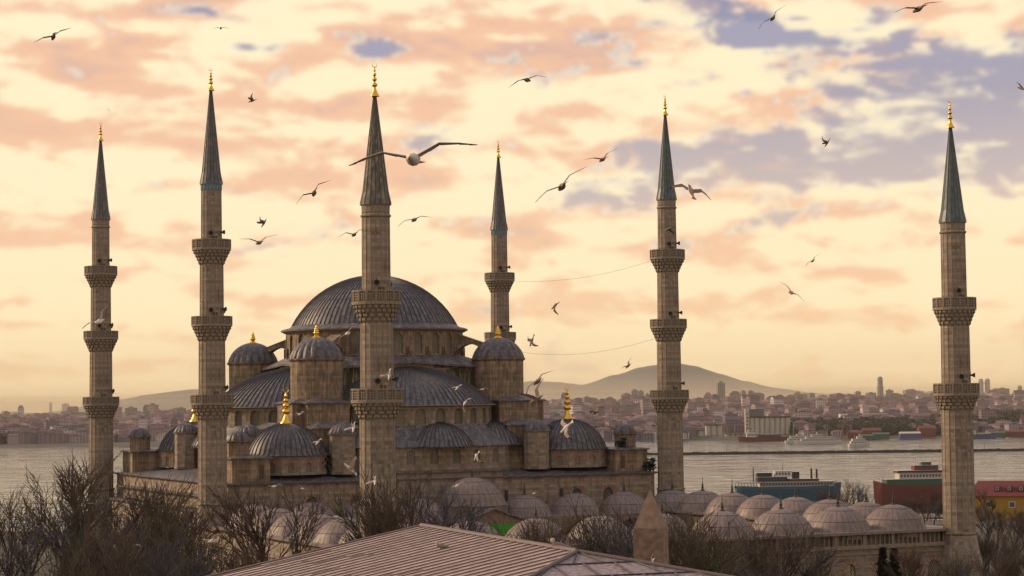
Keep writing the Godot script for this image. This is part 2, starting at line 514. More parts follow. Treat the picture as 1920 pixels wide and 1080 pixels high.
# wall bays with windows along a run of plan points; children of one part
func bays(parent: Node, pts: Array, y: float, h: float, o: float, s: float, p: float, deep: float, bars: float, mt: Material, rays := false):
	for i in pts.size() - 1:
		var P: Vector2 = pts[i]; var Q: Vector2 = pts[i + 1]
		var w := (Q - P).length()
		var mid := (P + Q) / 2
		var turn := atan2(-(Q - P).y, (Q - P).x)
		var oo := minf(o, w * 0.36)
		part(parent, "wall_bay", bay_mesh(w, h, oo, s, p, deep, mt), Vector3(mid.x, y, mid.y), turn)
		var nrm := Vector3(sin(turn), 0, cos(turn))
		part(parent, "window", window_mesh(oo, p - s, bars), Vector3(mid.x, y + s, mid.y) - nrm * (deep - 0.02), turn)
		if rays: part(parent, "voussoirs", rays_mesh(oo, p), Vector3(mid.x, y, mid.y), turn).set_meta("kind", "stuff")
func ring_pts(R: float, a0: float, a1: float, N: int, cz := 0.0) -> Array:
	var out := []
	for i in N + 1:
		var a := a0 + (a1 - a0) * i / N
		out.append(Vector2(R * sin(a), cz + R * cos(a)))
	return out
func cap_roof(x0: float, x1: float, z0: float, z1: float, h: float, rise: float, over: float) -> ArrayMesh:   # low hipped lead cap
	var m := MB.new()
	var a := Vector3(x0 - over, h, z0 - over); var b := Vector3(x1 + over, h, z0 - over); var c := Vector3(x1 + over, h, z1 + over); var d := Vector3(x0 - over, h, z1 + over)
	var dn := Vector3(0, -0.18, 0)
	var w := minf(x1 - x0, z1 - z0) * 0.42
	var e := Vector3(x0 + w, h + rise, z0 + w); var f := Vector3(x1 - w, h + rise, z0 + w); var g := Vector3(x1 - w, h + rise, z1 - w); var k := Vector3(x0 + w, h + rise, z1 - w)
	m.quad(d, c, g, k); m.quad(c, b, f, g); m.quad(b, a, e, f); m.quad(a, d, k, e); m.quad(k, g, f, e)
	m.quad(d + dn, c + dn, c, d); m.quad(c + dn, b + dn, b, c); m.quad(b + dn, a + dn, a, b); m.quad(a + dn, d + dn, d, a)
	m.quad(a + dn, b + dn, c + dn, d + dn)
	return m.mesh(M.lead)
func box_mesh(s: Vector3, mt: Material) -> ArrayMesh:
	var m := MB.new()
	m.box(Vector3(0, s.y / 2, 0), s)
	return m.mesh(mt)
func make_mosque():
	var T := thing("mosque", "great domed stone mosque with cascading lead half-domes and gold finials", "mosque", HALL, YAW)
	# body of the hall
	var w := MB.new()
	for q in [[-33.0, 29.0, -33.0, -29.0], [33.0, -29.0, 33.0, 29.0], [33.0, -29.0, -33.0, -29.0]]:      # hollow: three plain sides, the front in bays below
		var fa := Vector3(q[0], 0, q[1]); var fb := Vector3(q[2], 0, q[3]); var hv := Vector3(0, Y(18.7), 0)
		if q[0] == q[2]: w.quad(fb, fa, fa + hv, fb + hv)
		else: w.quad(fa, fb, fb + hv, fa + hv)
	w.quad(Vector3(-33, Y(18.7), 29), Vector3(33, Y(18.7), 29), Vector3(33, Y(18.7), -29), Vector3(-33, Y(18.7), -29))
	w.slab(-8.4, 8.0, 0, Y(19.5), 29.0, 29.35)
	w.slab(-8.4, 8.0, Y(18.7), Y(19.5), 27.0, 29.0)
	var front := part(T, "hall_wall", w.mesh(M.stone))
	for q in [[-33.0, -23.5, 0], [-23.5, -18.5, 1], [-18.5, -17.0, 0], [-17.0, -12.0, 1], [-12.0, 17.5, 0], [17.5, 22.5, 1], [22.5, 27.9, 1], [27.9, 33.0, 0]]:
		var P := [Vector2(q[0], 29.0), Vector2(q[1], 29.0)]
		if q[2] == 1: bays(front, P, 0.0, Y(18.7), 0.85, Y(14.2), Y(15.7), 0.5, 0.3, M.stone, true)
		else: part(front, "wall_bay", bay_mesh(q[1] - q[0], Y(18.7), 0.0, 0.0, 0.0, 0.0, M.stone), Vector3((q[0] + q[1]) / 2, 0, 29.0))
	w = MB.new()
	w.slab(-33.25, 33.25, Y(18.45), Y(18.7), -29.25, 29.25)
	part(T, "cornice", w.mesh(M.trim))
	w = MB.new()       # low lead roof over the outer bays
	for k in 4:
		var bs := Basis(Vector3.UP, k * PI / 2)
		var hx := 33.5 if k % 2 == 0 else 29.6; var hz := 29.6 if k % 2 == 0 else 33.5
		w.quad(bs * Vector3(-hx, Y(18.72), hz), bs * Vector3(hx, Y(18.72), hz), bs * Vector3(17, Y(20.3), 17), bs * Vector3(-17, Y(20.3), 17))
		w.quad(bs * Vector3(-hx, Y(18.55), hz), bs * Vector3(hx, Y(18.55), hz), bs * Vector3(hx, Y(18.72), hz), bs * Vector3(-hx, Y(18.72), hz))
	w.slab(-8.8, 8.4, Y(19.5), Y(19.72), 25.5, 29.7)
	part(T, "lead_roof", w.mesh(M.lead))
	for q in [8.6, 17.5, -12.5]:
		part(T, "downpipe", box_mesh(Vector3(0.34, 12.2, 0.26), M.iron), Vector3(q, 0, 29.2))
	# core under the dome
	w = MB.new()
	w.slab(-13.4, 13.4, Y(19), Y(34.9), -13.4, 13.4)
	part(T, "core_wall", w.mesh(M.stained))
	w = MB.new()       # lead skirt from the drum to the square
	for k in 4:
		var bs := Basis(Vector3.UP, k * PI / 2)
		for i in 12:
			var t0 := -1.0 + 2.0 * i / 12; var t1 := -1.0 + 2.0 * (i + 1) / 12
			var e0 := Vector3(15.0 * t0, Y(35.55 - 1.0 * absf(t0)), 15.0); var e1 := Vector3(15.0 * t1, Y(35.55 - 1.0 * absf(t1)), 15.0)
			var i0 := Vector3(13.5 * sin(t0 * PI / 4), Y(36.6), 13.5 * cos(t0 * PI / 4)); var i1 := Vector3(13.5 * sin(t1 * PI / 4), Y(36.6), 13.5 * cos(t1 * PI / 4))
			w.quad(bs * e0, bs * e1, bs * i1, bs * i0)
			var dn := Vector3(0, -0.3, 0)
			w.quad(bs * (e0 + dn), bs * (e1 + dn), bs * e1, bs * e0)
			var bk := Vector3(0, -0.3, -1.8)
			w.quad(bs * (e0 + bk), bs * (e1 + bk), bs * (e1 + dn), bs * (e0 + dn))
	part(T, "lead_skirt", w.mesh(M.lead))
	# drum and dome
	w = MB.new()
	w.lathe([[13.5, Y(40.1)], [14.0, Y(40.2)], [14.15, Y(40.35)], [14.45, Y(40.42)], [14.45, Y(40.6)]], 52)
	w.lathe([[10.8, Y(34.9)], [10.8, Y(43.0)]], 48)      # added unseen shell, keeps sky from shining through opposite drum windows
	var drum := part(T, "drum", w.mesh(M.trim))
	bays(drum, ring_pts(13.7, deg_to_rad(6.923 - 6.923), TAU, 26), Y(36.3), 3.9, 0.72, 0.4, 2.8, 0.38, 0.33, M.stone2)
	for i in 26:       # low piers between the windows
		var a := TAU * i / 26
		part(drum, "pier", box_mesh(Vector3(0.62, 1.5, 0.5), M.stained), Vector3(13.75 * sin(a), Y(36.3), 13.75 * cos(a)), a)
	w = MB.new()
	w.lathe([[14.5, Y(40.55)], [14.3, Y(40.72)], [13.2, Y(41.0)], [12.75, Y(41.35)]], 96)
	part(T, "eaves", w.mesh(M.lead))
	var dome := part(T, "main_dome", dome_mesh(12.75, 7.8, 96, M.lead), Vector3(0, Y(41.3), 0))
	var sm := seam_mesh(12.75, 7.8, 0.13, M.seam)
	for i in 96: part(dome, "seam", sm, Vector3.ZERO, TAU * (i + 0.5) / 96)
	for f in [0.3, 0.55, 0.78]:
		var pr := cap_profile(12.75, 7.8, 40)
		var q: Array = pr[int(f * 40)]
		w = MB.new(); w.lathe([[q[0] + 0.03, q[1] - 0.05], [q[0] + 0.05, q[1] + 0.02], [q[0] - 0.03, q[1] + 0.07]], 96)
		part(dome, "sheet_lap", w.mesh(M.seam))
	part(T, "finial", finial_mesh(5.6, 1.35, true), Vector3(0, Y(49.0), 0))
	# four half-domes, their drums, the lower tier with its exedras, the stepped arches
	var smd := seam_mesh(12.75, 5.6, 0.15, M.seam, 0.5)
	var tops := [[3.9, 35.6], [5.9, 34.5], [7.4, 33.3], [9.0, 32.2], [10.7, 31.1], [12.3, 30.1]]
	for k in 4:
		var turn: float = [0.0, -PI / 2, PI / 2, PI][k]
		var sd := part(T, "half_dome", dome_mesh(12.75, 5.6, 48, M.lead, 0.5, 0.0, 0, -PI / 2, PI / 2), Basis(Vector3.UP, turn) * Vector3(0, Y(29.15), 12.9), turn)
		for i in 45: part(sd, "seam", smd, Vector3.ZERO, -PI / 2 + PI * (i + 0.5) / 45)
		w = MB.new()
		w.lathe([[12.6, Y(28.75)], [12.95, Y(28.85)], [13.3, Y(28.92)], [13.3, Y(29.06)]], 40, -PI / 2, PI / 2, false, Vector3(0, 0, 12.9))
		var sdr := part(T, "half_dome_drum", w.mesh(M.trim), Vector3.ZERO, turn)
		bays(sdr, ring_pts(12.6, -PI / 2, PI / 2, 13, 12.9), Y(26.1), 2.75, 0.78, 0.15, 1.55, 0.5, 0.28, M.stone)
		# lower tier
		var ang := [-90, -70, -53, -40, -27, -14, 0, 14, 27, 40, 53, 70, 90]
		var rad := [14.0, 14.9, 16.2, 16.0, 14.9, 14.45, 14.3, 14.45, 14.9, 16.0, 16.2, 14.9, 14.0]
		var pts := []
		var rf := MB.new()
		for i in ang.size():
			var a := deg_to_rad(ang[i])
			pts.append(Vector2(rad[i] * sin(a), 12.9 + rad[i] * cos(a)))
		for i in ang.size() - 1:
			var a0 := deg_to_rad(ang[i]); var a1 := deg_to_rad(ang[i + 1])
			var P: Vector2 = pts[i]; var Q: Vector2 = pts[i + 1]
			var cc := Vector2(0, 12.9)
			var Po := cc + (P - cc) * 1.03; var Qo := cc + (Q - cc) * 1.03
			rf.quad(Vector3(Po.x, Y(23.2), Po.y), Vector3(Qo.x, Y(23.2), Qo.y), Vector3(12.5 * sin(a1), Y(26.15), 12.9 + 12.5 * cos(a1)), Vector3(12.5 * sin(a0), Y(26.15), 12.9 + 12.5 * cos(a0)))
			rf.quad(Vector3(Po.x, Y(23.0), Po.y), Vector3(Qo.x, Y(23.0), Qo.y), Vector3(Qo.x, Y(23.2), Qo.y), Vector3(Po.x, Y(23.2), Po.y))
			rf.quad(Vector3(P.x, Y(23.0), P.y), Vector3(Q.x, Y(23.0), Q.y), Vector3(Qo.x, Y(23.0), Qo.y), Vector3(Po.x, Y(23.0), Po.y))
		var low := part(T, "lower_tier_roof", rf.mesh(M.lead), Vector3.ZERO, turn)
		bays(low, pts, Y(19.4), 3.65, 0.62, 1.25, 2.55, 0.3, 0.25, M.stone)
		var em := dome_mesh(5.1, 3.3, 40, M.lead, 0.4)
		var es := seam_mesh(5.1, 3.3, 0.12, M.seam, 0.4)
		for a in [-56.0, 0.0, 56.0]:
			var q := deg_to_rad(a)
			var rr := 11.4 if a == 0.0 else 12.6
			var ex := part(low, "exedra_dome", em, Vector3(rr * sin(q), Y(23.25), 12.9 + rr * cos(q)), q)
			for i in 22: part(ex, "seam", es, Vector3.ZERO, -PI / 2 + PI * (i + 0.5) / 22)
		w = MB.new()
		var x0 := 0.0
		for st in tops:
			for s in [-1.0, 1.0]:
				var xa: float = minf(s * x0, s * st[0]); var xb: float = maxf(s * x0, s * st[0])
				w.slab(xa, xb, Y(26), Y(st[1] - 0.28), 13.42, 14.3)
				w.slab(xa - 0.1, xb + 0.1, Y(st[1] - 0.28), Y(st[1]), 13.42, 14.5)
			x0 = st[0]
		part(T, "stepped_arch", w.mesh(M.trim), Vector3.ZERO, turn)
		for s in [-1.0, 1.0]:
			var bs := Basis(Vector3.UP, turn)
			# buttress piers beside the half-dome
			for pr in [[11.9, 18.3, 15.0, 20.0, 29.6], [11.6, 18.6, 20.0, 23.4, 26.0]]:
				var xa: float = minf(s * pr[0], s * pr[1]); var xb: float = maxf(s * pr[0], s * pr[1])
				w = MB.new(); w.slab(xa, xb, Y(19.3), Y(pr[4]), pr[2], pr[3])
				part(T, "buttress_pier", w.mesh(M.stone2), Vector3.ZERO, turn)
				part(T, "pier_cap", cap_roof(xa, xb, pr[2], pr[3], Y(pr[4]), 0.75, 0.28), Vector3.ZERO, turn)
			# slender domed stair turret on the roof
			if k < 3:
				w = MB.new(); w.lathe([[1.95, 0.0], [1.95, 0.4], [1.85, 0.5], [1.85, 5.3], [1.95, 5.4], [2.1, 5.55], [2.1, 5.7]], 8, PI / 8, TAU + PI / 8, true)
				var tr := part(T, "roof_turret", w.mesh(M.stone), bs * Vector3(15.2 * s, Y(19.5), 25.6), turn)
				part(tr, "turret_dome", dome_mesh(2.0, 1.35, 48, M.lead, 0.15, 0.10, 16), Vector3(0, 5.75, 0))
	# four weight turrets and their flying buttresses
	w = MB.new()
	w.lathe([[3.8, 0.0], [3.8, Y(35.5) - Y(19)], [3.95, Y(35.6) - Y(19)], [4.1, Y(35.75) - Y(19)], [4.1, Y(35.95) - Y(19)]], 16, 0, TAU, true)
	var tmesh := w.mesh(M.stone2)
	var tdome := dome_mesh(4.0, 3.15, 80, M.lead, 0.12, 0.07, 20)
	var tfin := finial_mesh(2.0, 0.48, false)
	for sx in [-1.0, 1.0]:
		for sz in [-1.0, 1.0]:
			var tw := part(T, "weight_turret", tmesh, Vector3(14.6 * sx - 0.3, Y(19), 14.6 * sz))
			part(tw, "turret_dome", tdome, Vector3(0, Y(35.95) - Y(19), 0))
			part(tw, "finial", tfin, Vector3(0, Y(39.0) - Y(19), 0))
			var a := atan2(sx, sz)
			w = MB.new()
			var seg := 10
			for i in seg:
				var r0 := 13.2 + 5.6 * i / seg; var r1 := 13.2 + 5.6 * (i + 1) / seg
				var t0 := 40.0 - 1.9 * i / seg; var t1 := 40.0 - 1.9 * (i + 1) / seg
				var b0 := 36.2 + 2.2 * sin(PI * (i + 1.0) / (seg + 2.0)) - 0.2; var b1 := 36.2 + 2.2 * sin(PI * (i + 2.0) / (seg + 2.0)) - 0.2
				var hw := 0.75
				w.quad(Vector3(hw, Y(b0), r0), Vector3(hw, Y(b0), r1) + Vector3(0, b1 - b0, 0), Vector3(hw, Y(t1), r1), Vector3(hw, Y(t0), r0))
				w.quad(Vector3(-hw, Y(b1), r1), Vector3(-hw, Y(b0), r0), Vector3(-hw, Y(t0), r0), Vector3(-hw, Y(t1), r1))
				w.quad(Vector3(-hw - 0.15, Y(t0), r0), Vector3(hw + 0.15, Y(t0), r0), Vector3(hw + 0.15, Y(t1), r1), Vector3(-hw - 0.15, Y(t1), r1))
				w.quad(Vector3(hw, Y(b0), r0), Vector3(-hw, Y(b0), r0), Vector3(-hw, Y(b1), r1), Vector3(hw, Y(b1), r1))
			part(T, "flying_buttress", w.mesh(M.stone2), Vector3.ZERO, a)
			# corner dome
			w = MB.new()
			w.lathe([[5.9, 2.5], [6.1, 2.58], [6.2, 2.7]], 36)
			var cd := part(T, "corner_drum", w.mesh(M.trim), Vector3(22.2 * sx, Y(19.6), 22.0 * sz))
			bays(cd, ring_pts(5.95, 0, TAU, 14), 0.0, 2.55, 0.42, 0.35, 1.25, 0.25, 0.24, M.stone, true)
			var cdm := part(T, "corner_dome", dome_mesh(5.65, 4.25, 72, M.lead, 0.55), Vector3(22.2 * sx, Y(22.45), 22.0 * sz))
			var cs := seam_mesh(5.65, 4.25, 0.13, M.seam, 0.55)
			for i in 44: part(cdm, "seam", cs, Vector3.ZERO, TAU * (i + 0.5) / 44)
			part(T, "finial", finial_mesh(5.2, 0.62, sz > 0), Vector3(22.2 * sx, Y(26.6), 22.0 * sz))
			# corner stair block with a little domed turret
			w = MB.new(); w.slab(minf(26.8 * sx, 32.2 * sx), maxf(26.8 * sx, 32.2 * sx), Y(18.7), Y(22.0), minf(22.6 * sz, 28.4 * sz), maxf(22.6 * sz, 28.4 * sz))
			part(T, "stair_block", w.mesh(M.stone2))
			part(T, "pier_cap", cap_roof(minf(26.8 * sx, 32.2 * sx), maxf(26.8 * sx, 32.2 * sx), minf(22.6 * sz, 28.4 * sz), maxf(22.6 * sz, 28.4 * sz), Y(22.2), 0.35, 0.3))
			part(T, "painted_doorway", box_mesh(Vector3(0.7, 1.9, 0.06), M.doorway_shade), Vector3(28.0 * sx, Y(19.3), 28.42 * sz))  # flat sheet coloured dark to stand for the shaded opening
			w = MB.new(); w.lathe([[1.6, 0.0], [1.6, 2.0], [1.85, 2.1], [1.85, 2.25]], 8, PI / 8, TAU + PI / 8, true)
			var lt := part(T, "roof_turret", w.mesh(M.stone2), Vector3(30.3 * sx, Y(22.2), 25.0 * sz))
			part(lt, "turret_dome", dome_mesh(1.75, 1.4, 48, M.lead, 0.1, 0.10, 14), Vector3(0, 2.25, 0))
	# side galleries: ledges and raking stair walls
	for sx in [-1.0, 1.0]:
		w = MB.new()
		w.slab(minf(33 * sx, 34.6 * sx), maxf(33 * sx, 34.6 * sx), 0, Y(14.6), -26, 26)
		part(T, "side_gallery", w.mesh(M.stone))
		w = MB.new()
		w.slab(minf(33 * sx, 35.1 * sx), maxf(33 * sx, 35.1 * sx), Y(14.6), Y(14.95), -26.2, 26.2)
		w.slab(minf(33 * sx, 33.7 * sx), maxf(33 * sx, 33.7 * sx), Y(16.6), Y(16.85), -26.2, 26.2)
		part(T, "gallery_eaves", w.mesh(M.lead))
		for zz in [18.0, -6.0]:
			w = MB.new()
			var A := Vector3(34.7 * sx, Y(9.5), zz - 14.0); var C := Vector3(34.7 * sx, Y(14.2), zz)
			w.tube([A, C], [0.5, 0.5], 4)
			part(T, "raking_coping", w.mesh(M.lead))
# ---------------------------------------------------------------- minarets
func horn_mesh() -> ArrayMesh:
	if cache.has("horn"): return cache["horn"]
	var m := MB.new()
	m.lathe([[0.0, -0.35], [0.1, -0.34], [0.11, 0.0], [0.16, 0.15], [0.32, 0.42], [0.3, 0.42], [0.05, 0.1]], 10)
	m.box(Vector3(0, -0.1, -0.2), Vector3(0.08, 0.08, 0.5))
	cache["horn"] = m.mesh(M.iron)
	return cache["horn"]
func panel_mesh(w: float, h: float) -> ArrayMesh:       # pierced stone parapet panel
	var key := "panel%.2f_%.2f" % [w, h]
	if cache.has(key): return cache[key]
	var m := MB.new()
	for s in [-1.0, 1.0]: m.box(Vector3(s * (w / 2 - 0.06), h / 2, 0), Vector3(0.12, h, 0.2))
	m.box(Vector3(0, h - 0.08, 0), Vector3(w - 0.24, 0.16, 0.2))
	m.box(Vector3(0, 0.08, 0), Vector3(w - 0.24, 0.16, 0.2))
	var iw := w - 0.24; var ih := h - 0.32
	for i in range(1, 3): m.box(Vector3(-iw / 2 + iw * i / 3.0, h / 2, 0), Vector3(0.085, ih, 0.1))
	for i in range(1, 4): m.box(Vector3(0, 0.16 + ih * i / 4.0, 0), Vector3(iw, 0.085, 0.098))
	m.box(Vector3(0, h / 2, -0.09), Vector3(iw, ih, 0.02))
	cache[key] = m.mesh(M.trim)
	return cache[key]
func corbel_mesh(R: float, rb: float, S: float) -> ArrayMesh:   # stalactite corbelling, y from its foot to S
	var key := "corbel%.2f_%.2f_%.2f" % [R, rb, S]
	if cache.has(key): return cache[key]
	var m := MB.new()
	m.lathe([[rb + 0.02, 0.0], [lerpf(rb, R, 0.3), S * 0.45], [lerpf(rb, R, 0.75), S * 0.85], [R - 0.12, S]], 32)
	var tiers := 4
	for k in tiers:
		var y0 := S * k / tiers; var hh := S / tiers
		var f := pow((k + 0.7) / tiers, 1.25)
		var rr := lerpf(rb + 0.02, R - 0.14, f)
		var n := 16 if k < 2 else 24
		for i in n:
			var a := TAU * (i + 0.5 * (k % 2)) / n
			var bs := Basis(Vector3.UP, a)
			var ww := TAU * rr / n * 0.33
			var o := bs * Vector3(0, y0, rr)
			var p := [Vector3(-ww, hh, -0.25), Vector3(ww, hh, -0.25), Vector3(ww, hh, 0.13), Vector3(-ww, hh, 0.13), Vector3(-ww, hh * 0.4, 0.13), Vector3(ww, hh * 0.4, 0.13), Vector3(0, -hh * 0.15, -0.05)]
			for j in 7: p[j] = o + bs * p[j]
			m.quad(p[4], p[5], p[2], p[3]); m.tri(p[4], p[6], p[5])
			m.quad(p[5], p[1], p[1], p[2]); m.tri(p[5], p[1], p[2]); m.tri(p[5], p[6], p[1])
			m.tri(p[4], p[3], p[0]); m.tri(p[4], p[0], p[6])
	m.lathe([[R - 0.12, S - 0.02], [R + 0.08, S + 0.02], [R + 0.08, S + 0.2]], 32)
	cache[key] = m.mesh(M.trim)
	return cache[key]
func minaret(label: String, x: float, z: float, base: float, d: Dictionary):
	var w0 := wl(x, base, z)
	var T := thing("minaret", label, "minaret", w0, YAW, "minarets of the mosque")
	var N := 16
	var w := MB.new()
	w.lathe([[d.foot, 0.0], [d.foot, d.ring - base - 3.6], [d.shaft[0] + 0.12, d.ring - base - 0.15]], 8, PI / 8, TAU + PI / 8, true)
	w.lathe([[d.shaft[0] + 0.12, d.ring - base - 0.15], [d.shaft[0] + 0.25, d.ring - base - 0.05], [d.shaft[0] + 0.25, d.ring - base + 0.12], [d.shaft[0], d.ring - base + 0.25]], N, 0, TAU, true)
	part(T, "base", w.mesh(M.stone))
	var lo: float = d.ring + 0.2
	for k in d.balc.size():
		var b: Array = d.balc[k]          # from the lowest: parapet top, parapet foot, corbel foot, radius
		var rb: float = d.shaft[k]; var ra: float = d.shaft[k + 1]
		w = MB.new()
		w.lathe([[rb + 0.02, lo - base], [rb - 0.04, b[2] - base]], N, 0, TAU, true)
		for i in N:
			var a := TAU * i / N
			w.tube([Vector3(rb * sin(a), lo - base, rb * cos(a)), Vector3((rb - 0.05) * sin(a), b[2] - base, (rb - 0.05) * cos(a))], [0.07, 0.07], 4)
		part(T, "shaft", w.mesh(M.stone))
		var S: float = b[1] - b[2] - 0.2
		var bal := part(T, "balcony", corbel_mesh(b[3], rb - 0.04, S), Vector3(0, b[2] - base, 0))
		w = MB.new()
		w.lathe([[b[3] + 0.08, S + 0.2], [0.5, S + 0.21]], N)
		part(bal, "floor", w.mesh(M.trim))
		var pw: float = 2 * (b[3]) * tan(PI / N)
		for i in N:
			var a := TAU * (i + 0.5) / N
			part(bal, "parapet_panel", panel_mesh(pw, b[0] - b[1]), Vector3(b[3] * cos(PI / N) * 1.0 * sin(a), S + 0.2, b[3] * cos(PI / N) * cos(a)), a)
		part(bal, "painted_doorway", box_mesh(Vector3(0.7, 1.7, 0.1), M.doorway_shade), Vector3(0, S + 0.2, ra * 0.985), 0)  # dark sheet on the shaft, its colour stands for the shaded entrance
		for i in 3:
			if (k + i + int(absf(x))) % 4 == 3: continue
			var a := -0.35 + i * 1.15
			var h := part(T, "loudspeaker", horn_mesh(), Vector3((ra + 0.12) * sin(a), b[0] - base + 0.75 + 0.2 * (i % 2), (ra + 0.12) * cos(a)), a)
			h.basis = Basis(Vector3.UP, a) * Basis(Vector3.RIGHT, PI / 2)
		lo = b[1]
	var rt: float = d.shaft[d.balc.size()]
	w = MB.new()
	w.lathe([[rt + 0.01, lo - base], [rt - 0.05, d.cone - base - 0.9]], N, 0, TAU, true)
	for i in N:
		var a := TAU * i / N
		w.tube([Vector3(rt * sin(a), lo - base, rt * cos(a)), Vector3((rt - 0.05) * sin(a), d.cone - base - 0.9, (rt - 0.05) * cos(a))], [0.055, 0.055], 4)
	part(T, "shaft", w.mesh(M.stone))
	w = MB.new()
	w.lathe([[rt, d.cone - base - 0.9], [rt + 0.03, d.cone - base - 0.1]], N, 0, TAU, true)
	part(T, "band", w.mesh(M.tile if d.tile else M.trim))
	if d.tile:
		for i in N:
			var a := TAU * (i + 0.5) / N
			part(T, "band_pilaster", box_mesh(Vector3(0.12, 0.8, 0.1), M.trim), Vector3(rt * sin(a), d.cone - base - 0.9, rt * cos(a)), a)
	else:
		w = MB.new()
		w.lathe([[rt, d.cone - base - 1.45], [rt + 0.14, d.cone - base - 1.35], [rt + 0.14, d.cone - base - 1.2], [rt, d.cone - base - 1.1]], N, 0, TAU, true)
		part(T, "moulding", w.mesh(M.trim))
	w = MB.new()
	var H: float = d.fin - d.cone
	w.lathe([[rt + 0.18, d.cone - base - 0.12], [rt + 0.16, d.cone - base + 0.05], [rt * 0.90, d.cone - base + H * 0.12], [0.16, d.fin - base]], N, 0, TAU, true)
	var sp := part(T, "spire", w.mesh(d.spire))
	var rib := MB.new()
	rib.tube([Vector3(0, d.cone - base, rt + 0.16), Vector3(0, d.cone - base + H * 0.12, rt * 0.9), Vector3(0, d.fin - base, 0.16)], [0.05, 0.045, 0.03], 4)
	var rm := rib.mesh(M.seam)
	for i in N: part(sp, "seam", rm, Vector3.ZERO, TAU * i / N)
	part(T, "finial", finial_mesh(d.tip - d.fin, 0.34, true), Vector3(0, d.fin - base - 0.1, 0))
func hall_minaret(x: float, z: float, kind: int):
	var which := "%s%s" % ["-" if x < 0 else "+", "-" if z < 0 else "+"]
	var label: String = {"-+": "three-balcony minaret with blue tile band under grey spire, beside large gold-finialed corner dome", "++": "three-balcony minaret with green spire at the hall corner behind the courtyard",
		"--": "three-balcony minaret with plain grey spire standing against the open water", "+-": "three-balcony minaret with blue tile band, rising behind the great dome and its turret"}[which]
	minaret(label, x, z, B, {"foot": 2.5, "ring": 16.1, "shaft": [1.9, 1.77, 1.58, 1.38], "balc": [[30.85, 29.6, 27.5, 2.82], [41.4, 40.2, 38.1, 2.68], [51.8, 50.5, 48.4, 2.55]], "cone": 59.4, "fin": 72.2, "tip": 75.4, "tile": kind == 1, "spire": [M.spire, M.spire, M.spire_green][kind]})
func court_minaret(x: float, z: float, kind: int):
	var label: String = ["two-balcony minaret with weathered stone-grey spire standing before the great dome", "two-balcony minaret with dark green spire at the end of the courtyard balustrade"][kind]
	minaret(label, x, z, B, {"foot": 2.75, "ring": 12.95, "shaft": [1.9, 1.73, 1.5], "balc": [[31.1, 29.75, 27.9, 2.7], [41.5, 40.15, 38.1, 2.55]], "cone": 50.75, "fin": 62.4, "tip": 66.1, "tile": false, "spire": [M.spire_stone, M.spire_green][kind]})
# ---------------------------------------------------------------- courtyard
func small_dome(R: float, rise: float, ribs: int) -> ArrayMesh:
	var key := "court%.2f_%.2f" % [R, rise]
	if cache.has(key): return cache[key]
	var m := ArrayMesh.new()
	var a := MB.new()
	a.lathe(cap_profile(R, rise, 12, 0.35), 48)
	a.lathe([[R + 0.1, -0.9], [R + 0.1, -0.15]], 24)
	a.add_to(m, M.lead_pale)
	var b := MB.new()
	var pr := cap_profile(R, rise, 8, 0.35)
	for i in ribs:
		var bs := Basis(Vector3.UP, TAU * i / ribs)
		var p := []; var r := []
		for q in pr.slice(0, 8): p.append(bs * Vector3(0, q[1], q[0])); r.append(0.028)
		b.tube(p, r, 4)
	for f in [3, 6]: b.lathe([[pr[f][0] + 0.03, pr[f][1] - 0.04], [pr[f][0] + 0.04, pr[f][1] + 0.03]], 48)
	b.add_to(m, M.seam_pale)
	cache[key] = m
	return m
